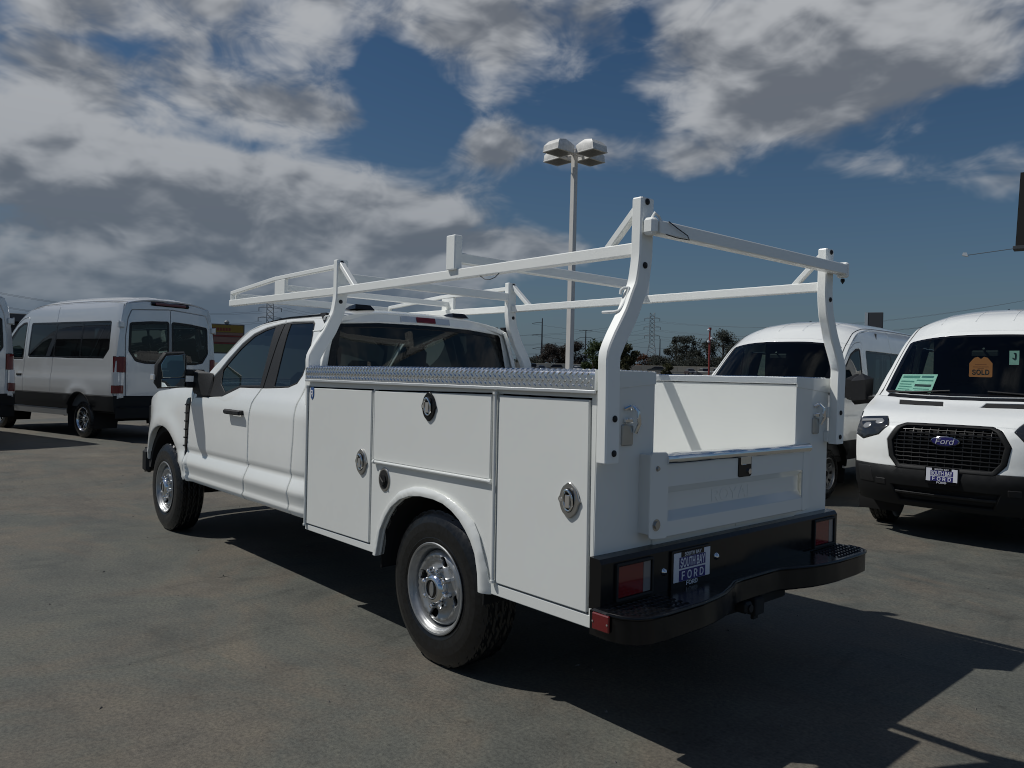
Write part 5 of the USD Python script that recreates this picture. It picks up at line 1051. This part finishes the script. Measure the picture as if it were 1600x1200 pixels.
def car(label, az, dist, yaw, color, name, long=4.6, tall=1.45, cat_='car', up=0.0):
    x, y, z = place(az, dist); t = thing('parked_car', label, cat_, (x, y, z+up), yaw, None); m = mat('paint_'+name, color, .3, coat=1.0); L, H, Wd = long, tall, 1.8
    low = hull([(px, py, pz) for py in (-Wd/2, Wd/2) for px, pz in ((-L/2, .35), (-L/2, .80), (-L/2+.1, .95), (L/2-.9, .93), (L/2-.05, .72), (L/2, .40), (0, .28))]); obj('body', low, m, t)
    obj('roof', hull([(px, py*w, pz) for py in (-.5, .5) for px, pz, w in ((-L*.34, H-.06, 1.25), (-L*.28, H, 1.2), (L*.04, H, 1.2), (L*.10, H-.06, 1.25))]), m, t)
    obj('windows', hull([(px, py*w, pz) for py in (-.5, .5) for px, pz, w in ((-L*.44, .93, 1.7), (L*.26, .92, 1.7), (-L*.335, H-.07, 1.28), (L*.095, H-.07, 1.28))]), BLACKGL, t)
    for px in (-L*.30, L*.30):
        for s in (-1, 1): obj('wheel', cyl((px, s*(Wd/2-.2), .32), (px, s*(Wd/2+.01), .32), .32, 16), RUBBER, t)
    for s in (-1, 1):
        obj('headlight', rbox((L/2-.12, s*.55-.2, .62), (L/2+.01, s*.55+.2, .76), .02), CLEAR, t); obj('tail_light', rbox((-L/2-.01, s*.6-.18, .72), (-L/2+.1, s*.6+.18, .86), .02), RED, t)
Rr = math.radians
car('black sedan at the far lot, left of the lamp post', -43.0, 184, Rr(150), (.012, .012, .014), 'car_black')
car('second dark car parked just right of the black sedan, far behind the truck', -44.1, 181, Rr(150), (.02, .022, .028), 'car_dark')
car('dark van-like car behind the far dark sedans', -43.5, 196, Rr(150), (.03, .03, .032), 'car_suv', 4.8, 1.9)
car('brown-grey car on the road left of the lamp post', -45.15, 200, Rr(42), (.14, .12, .10), 'car_brown', 4.8, 1.7)
car('small white car right of the lamp post', -46.95, 178, Rr(158), (.70, .70, .70), 'car_white')
car('grey car behind the small white car', -46.6, 193, Rr(152), (.20, .21, .22), 'car_grey', 4.7, 1.6)
car('dark car with bright windscreen passing on the far road under the lattice pylon', -52.6, 205, Rr(30), (.03, .035, .04), 'car_road', 4.7, 1.5, up=.2)
car('low dark car left of the red pole', -55.05, 182, Rr(140), (.035, .02, .025), 'car_maroon')
car('silver car behind the red pole', -56.05, 190, Rr(145), (.42, .42, .42), 'car_silver', 4.6, 1.65)
car('white car at the right of the red pole', -56.9, 196, Rr(120), (.62, .62, .62), 'car_white2', 4.6, 1.6)

def leaf_mat(name, c):
    n = {'oi': ('geometry', {}), 'nz': ('noise_texture', {'scale': .9, 'detail': 3.0}), 'r': ('rgb_ramp', {'ramp': [(.3, tuple(q*.55 for q in c)), (.7, tuple(q*1.35 for q in c))]}), 'd': ('principled_bsdf', {'roughness': .7, 'specular_ior_level': .25}), 't': ('translucent_bsdf', {}), 'm': ('mix_closure', {'fac': .25})}
    return usdkit.material(stage, f'/World/Looks/{name}', n, [('oi.position', 'nz.vector'), ('nz.fac', 'r.fac'), ('r.color', 'd.base_color'), ('r.color', 't.color'), ('d.BSDF', 'm.closure1'), ('t.BSDF', 'm.closure2')], surface='m.closure')
BARK = mat('bark', (.06, .048, .038), .9, vary=.3, scale=3)
LEAF = {'olive': leaf_mat('olive_leaves', (.060, .062, .030)), 'brown': leaf_mat('brown_leaves', (.052, .042, .036)), 'green': leaf_mat('green_leaves', (.050, .072, .026)), 'grey': leaf_mat('grey_green_leaves', (.055, .060, .048)), 'rust': leaf_mat('rusty_leaves', (.105, .048, .026))}
def tree(label, az, dist, h, w, kind, seed, name='tree', dense=1.0, trunk=.3, cat_='tree'):
    rg = np.random.default_rng(seed); x, y, z = place(az, dist); t = thing(name, label, cat_, (x, y, z-.1)); wood = []
    th = h*trunk; top = np.array([rg.normal(0, .2), rg.normal(0, .2), h*.8]); wood.append(tube(np.linspace([0, 0, 0], top, 6), np.linspace(.035*h, .008*h, 6), 7))
    cl = []
    for k in range(int(9+6*dense)):
        f = rg.uniform(th/h, .97); a = rg.uniform(0, 2*np.pi); rad = w/2*math.sqrt(rg.uniform(.05, 1))*(1-.55*max(0, (f-.55)/.45)**1.5)*(.7+.3*min(1, (f-th/h)*5))
        c = np.array([rad*math.cos(a), rad*math.sin(a), f*h]); cl.append((c, w*rg.uniform(.13, .24)))
        b = top*min(.9, f*.75); wood.append(tube([b, (b+c)/2+[0, 0, .15], c], [.011*h, .007*h, .003*h], 5))
    V, F, n0 = [], [], 0; N = int(150*dense)
    for c, r in cl:
        d = rg.normal(size=(N, 3)); d /= np.linalg.norm(d, axis=1, keepdims=True); p = c+d*r*rg.uniform(.35, 1.15, (N, 1))*[1, 1, .8]
        sz = rg.uniform(.12, .30, (N, 1)); a = rg.normal(size=(N, 3)); a /= np.linalg.norm(a, axis=1, keepdims=True); b = np.cross(a, rg.normal(size=(N, 3))); b /= np.linalg.norm(b, axis=1, keepdims=True)
        q = np.stack([p-a*sz, p+b*sz*.6, p+a*sz, p-b*sz*.6], 1).reshape(-1, 3); V.append(q); i = np.arange(N)*4+n0; F.append(np.vstack([np.stack([i, i+1, i+2], 1), np.stack([i, i+2, i+3], 1)])); n0 += 4*N
    obj('trunk', cat(wood), BARK, t); obj('crown', (np.vstack(V), np.vstack(F)), LEAF[kind], t, smooth=False, kind='stuff')
tree('small bare-looking brown tree right of the truck cab, above the far wall', -41.2, 235, 6.6, 5, 'brown', 1, dense=1.0)
tree('low grey bush left of the small brown tree by the cab', -40.5, 228, 4.6, 5, 'grey', 2, 'bush', cat_='bush')
tree('broad dark brown tree crossed by the lamp post', -45.35, 240, 8.2, 10, 'brown', 3, dense=2.2, trunk=.12)
tree('dark brown tree just right of the lamp post', -46.6, 240, 8.4, 8.5, 'brown', 4, dense=2.0, trunk=.12)
tree('low brown hedge-like tree at the left foot of the broad brown tree', -44.2, 244, 4.6, 6, 'brown', 5, 'bush', dense=1.4, trunk=.1, cat_='bush')
tree('bushy green tree left of the curved left rear rack post', -48.0, 170, 7.2, 6.6, 'green', 6, dense=1.6, trunk=.14)
tree('olive tree just behind the left rear rack post', -49.2, 185, 7.0, 5.5, 'green', 7, dense=1.3, trunk=.15)
tree('dark olive tree right of the left rear rack post', -50.4, 175, 7.4, 5.2, 'olive', 8, dense=1.9, trunk=.14)
tree('rusty brown small tree at the foot of the lattice pylon', -51.7, 235, 5.2, 5, 'rust', 9, dense=1.0, trunk=.15)
tree('grey-green bush under the lattice pylon', -52.5, 240, 5.4, 6, 'brown', 10, 'bush', dense=1.4, trunk=.1, cat_='bush')
tree('airy tall grey-green tree between the pylon and the red pole', -54.05, 250, 12.2, 7.5, 'grey', 11, dense=1.5, trunk=.25)
tree('taller airy tree left of the red pole', -54.75, 246, 11.8, 7, 'grey', 12, dense=1.5, trunk=.25)
tree('loose dark tree directly behind the red pole', -56.2, 245, 10.0, 8, 'grey', 13, dense=1.5, trunk=.22)
tree('wide loose tree right of the red pole', -57.3, 240, 12.6, 10, 'grey', 14, dense=1.6, trunk=.2)
tree('tree behind the left pillar of the half-hidden white van', -58.6, 236, 11.0, 9, 'grey', 15, dense=1.5, trunk=.2)
tree('tiny shrub standing before the low pale kerb wall', -53.35, 165, 2.4, 2.6, 'olive', 16, 'shrub', dense=.7, trunk=.1, cat_='shrub')
for k, (az, h, w) in enumerate([(-53.1, 4.0, 10), (-55.3, 4.4, 11), (-57.6, 4.6, 11), (-43.0, 3.4, 10)]):
    tree(['low dark hedge between the pylon and the airy trees', 'low dark hedge below the airy trees left of the red pole', 'low dark hedge right of the red pole', 'low hedge behind the far dark cars'][k], az, 232, h, w, 'grey', 30+k, 'hedge', dense=2.0, trunk=.05, cat_='hedge')

GALV = mat('galvanised_steel', (.17, .18, .19), .6); DARKST = mat('dark_weathered_steel', (.045, .05, .058), .6); WIREM = mat('wire', (.035, .04, .05), .6)
def lattice(label, az, dist, top, base, w0, w1, arms, tilt):
    x, y, _ = place(az, dist); t = thing('lattice_pylon', label, 'pylon', (x, y, base), math.radians(az), tilt=(tilt, 0, 0)); H = top-base; Q = lambda f: (w0+(w1-w0)*min(1, f/.45))/2
    legs = [[np.array([sx*Q(f), sy*Q(f), f*H]) for f in (0, .45, 1)] for sx in (-1, 1) for sy in (-1, 1)]
    for L in legs: obj('leg', tube(L, .13, 5), GALV, t)
    br = []; n = 13
    for k in range(n):
        f0, f1 = k/n, (k+1)/n; q0, q1 = Q(f0), Q(f1)
        for a, b in (((-1, -1), (1, -1)), ((1, -1), (1, 1)), ((1, 1), (-1, 1)), ((-1, 1), (-1, -1))):
            br += [tube([(a[0]*q0, a[1]*q0, f0*H), (b[0]*q1, b[1]*q1, f1*H)], .055, 4), tube([(b[0]*q0, b[1]*q0, f0*H), (a[0]*q1, a[1]*q1, f1*H)], .055, 4)]
    obj('bracing', cat(br), GALV, t)
    for f, L in arms:
        obj('cross_arm', cat([tube([(0, -L, f*H), (0, L, f*H)], .10, 5), tube([(0, -L, f*H), (0, 0, f*H+1.0)], .07, 4), tube([(0, L, f*H), (0, 0, f*H+1.0)], .07, 4)]), GALV, t)
        for s in (-1, 1): obj('insulator', tube([(0, s*L, f*H), (0, s*L, f*H-1.4)], .12, 6), DARKST, t)
lattice('tall lattice steel pylon right of the left rear rack post', -52.22, 380, 34.6, 8.2, 6.6, 2.3, [(.90, 3.6), (.74, 3.9), (.58, 3.6)], 0)
lattice('distant lattice pylon seen just above the truck cab roof', -24.35, 300, 29.0, 2.0, 6.0, 2.4, [(.86, 4.0), (.72, 4.2)], 0)
def mono(label, az, dist, top, base, arms):
    x, y, _ = place(az, dist); t = thing('power_pole', label, 'power pole', (x, y, base), math.radians(az)); H = top-base
    obj('pole', tube([(0, 0, 0), (0, 0, H)], [.42, .20], 8), DARKST, t)
    for f, a, b, drop in arms: obj('arm', tube([(0, a, f*H-drop), (0, a*.5, f*H+.15), (0, b*.5, f*H+.15), (0, b, f*H-drop*(b != 0))], .11, 5), DARKST, t)
mono('tall dark steel pole with three left arms, left of the lamp post', -44.12, 300, 24.9, 6.0, [(.90, 4.0, 0, .2), (.66, 4.0, 0, .2), (.38, 3.6, 0, .2)])
mono('dark T-shaped power pole right of the lamp post', -47.37, 330, 22.6, 6.0, [(.985, 2.8, -2.8, 0), (.80, 4.2, -4.2, 1.0)])
mono('thin slim pole right of the lattice pylon', -52.82, 380, 22.0, 8.0, [])
def wire(a, b, sag, lab='thin dark overhead power line right of the lattice pylon, over the white vans', grp='power lines at the right'):
    P0, P1 = np.array(a), np.array(b); u = np.linspace(0, 1, 26)[:, None]; q = P0+(P1-P0)*u-np.array([0, 0, 1])*sag*4*u*(1-u); o = obj('power_line', tube(q, .032, 4), WIREM, None)
    tag(o, lab, 'power line', grp)
def at(az, dist, z): a = math.radians(az); return (CAM[0]+dist*math.cos(a), CAM[1]+dist*math.sin(a), z)
for s in (-.55, .55):
    for z in (32.0, 27.8, 23.5): wire(at(-52.22+s, 380, z-1.4), at(-76, 330, z+2), 6)
    for z in (32.0, 27.8, 23.5): wire(at(-52.22+s, 380, z-1.4), at(-24.35+s, 300, z-6), 9, 'thin dark power line strung between the two lattice pylons behind the truck', 'power lines between the pylons')
    for z in (25.2, 21.4): wire(at(-24.35+s, 300, z-1.4), at(2, 260, z+6), 7, 'thin dark power line low over the silver vans at the left', 'power lines at the left')
for z in (22.6, 18.2, 13.0): wire(at(-43.4, 300, z), at(-70, 320, z+1), 5, 'thin dark power line from the three-armed steel pole towards the right', 'power lines on the steel pole')
REDP = mat('red_paint', (.22, .028, .022), .5, vary=.2, scale=2)
def red_pole():
    x, y, z = place(-56.35, 60); t = thing('red_pole', 'slim dark red pole with small white lamps left of the half-hidden white van', 'pole', (x, y, z), math.radians(-56)); H = 5.5-z
    obj('pole', tube([(0, 0, 0), (0, 0, H)], [.075, .065], 10), REDP, t); obj('collar', cyl((0, 0, H-.05), (0, 0, H+.12), .11, 12), REDP, t)
    for a, q, zz in ((-.12, .10, H-.08), (-.10, -.13, H-.72), (-.1, .10, H-.95)): obj('lamp', lathe([(0, -.10), (.07, -.07), (.10, 0), (.07, .08), (0, .10)], 12, 'z', (a, q, zz)), PLWHITE, t)
red_pole()
def roadside_sign():
    x, y, z = place(-20.9, 75); t = thing('roadside_sign', 'yellow and red roadside sign with a white side post beyond the silver van', 'sign', (x, y, 0), math.radians(-21)); YEL = mat('sign_yellow', (.20, .125, .011), .6); REDS = mat('sign_red', (.17, .022, .014), .6); CRM = mat('sign_cream', (.20, .115, .09), .7); GRN = mat('sign_green', (.10, .12, .05), .7)
    obj('cabinet', rbox((0, -2.3, 3.0), (.35, .75, 5.72), .03), mat('sign_cabinet', (.05, .055, .075), .6), t); obj('side_post', rbox((-.06, .76, 1.2), (.3, 1.1, 5.5), .02), PLWHITE, t); obj('post', rbox((.05, -2.2, .8), (.3, -1.9, 3.0), .02), BLACKPL, t)
    for k, (a, b, m) in enumerate(((4.95, 5.62, YEL), (4.70, 4.92, CRM), (4.55, 4.68, REDS), (4.05, 4.52, CRM), (3.90, 4.02, REDS), (3.1, 3.86, GRN))): obj('sign_band', rbox((-.03, -2.2, a), (.0, .68, b), .004), m, t)
    for k, y0 in enumerate((.48, .25, .0, -.25, -.5, -.75, -1.0)): obj('sign_mark', rbox((-.04, y0-.09, 5.08), (-.028, y0+.09, 5.36), .003), REDS, t)
    obj('roof_ball', lathe([(0, -.2), (.2, -.1), (.24, .05), (.1, .2), (0, .22)], 12, 'z', (.15, -.75, 5.86)), GALV, t)
roadside_sign()
def dark_building():
    x, y, z = place(-9.0, 42); t = thing('building', 'dark flat-roofed building between the two silver vans', 'building', (x, y, z), math.radians(-9)); m = mat('dark_cladding', (.018, .019, .022), .7, vary=.2, scale=.6)
    obj('wall', rbox((0, -3.2, 0), (6, 5.0, 3.45-z), .03), m, t); obj('roof_fascia', rbox((-.4, -3.5, 3.45-z), (6.4, 5.3, 3.83-z), .03), DARKST, t)
    for k in range(4): obj('window', rbox((-.02, -2.6+2.0*k, .9), (.0, -1.2+2.0*k, 2.2), .004), BLACKGL, t)
    obj('door', rbox((-.025, 5.0-1.4, 0), (.0, 5.0-.4, 2.1), .004), GREYPL, t)
dark_building()
def billboard():
    x, y, _ = place(-75.05, 30); z = 0; t = thing('billboard', 'black edge-on billboard high at the right edge on a pale pole', 'billboard', (x, y, z), math.radians(-79)); 
    obj('panel', hull([(px, py+dy, pz) for px in (-.1, .35) for py in (-5.2, -.05) for dy, pz in ((-.03, 8.55), (.05, 6.18))]), BLACKMATTE, t); obj('frame', rbox((-.12, -5.2, 6.06), (.40, .07, 6.17), .01), DARKST, t)
    obj('pole', tube([(.15, -.47, 0), (.15, -.47, 6.06)], .10, 12), PLWHITE, t)
    obj('lamp_arm', tube([(.0, .05, 6.10), (-.0, .6, 6.05), (0, 1.42, 5.98)], .012, 6), DARKST, t); lp = obj('spot_lamp', hull([(dx, 1.42+dy, 5.98+dz) for dx in (-.1, .1) for dy, dz in ((-.09, -.05), (.09, .0), (.06, .09), (-.05, .08))]), CLEAR, t)
billboard()
def far_cabinet():
    x, y, z = place(-67.1, 60); t = thing('sign_cabinet', 'small grey box-shaped sign top above the roof of the half-hidden white van', 'sign', (x, y, 0), math.radians(-67)); obj('box', rbox((0, -.62, 5.0), (.6, .55, 6.72), .03), DARKST, t); obj('side_panel', rbox((-.02, .36, 5.04), (.0, .56, 6.70), .004), STRIP, t); obj('post', rbox((.2, -.1, .5), (.4, .1, 5.0), .01), DARKST, t)
far_cabinet()
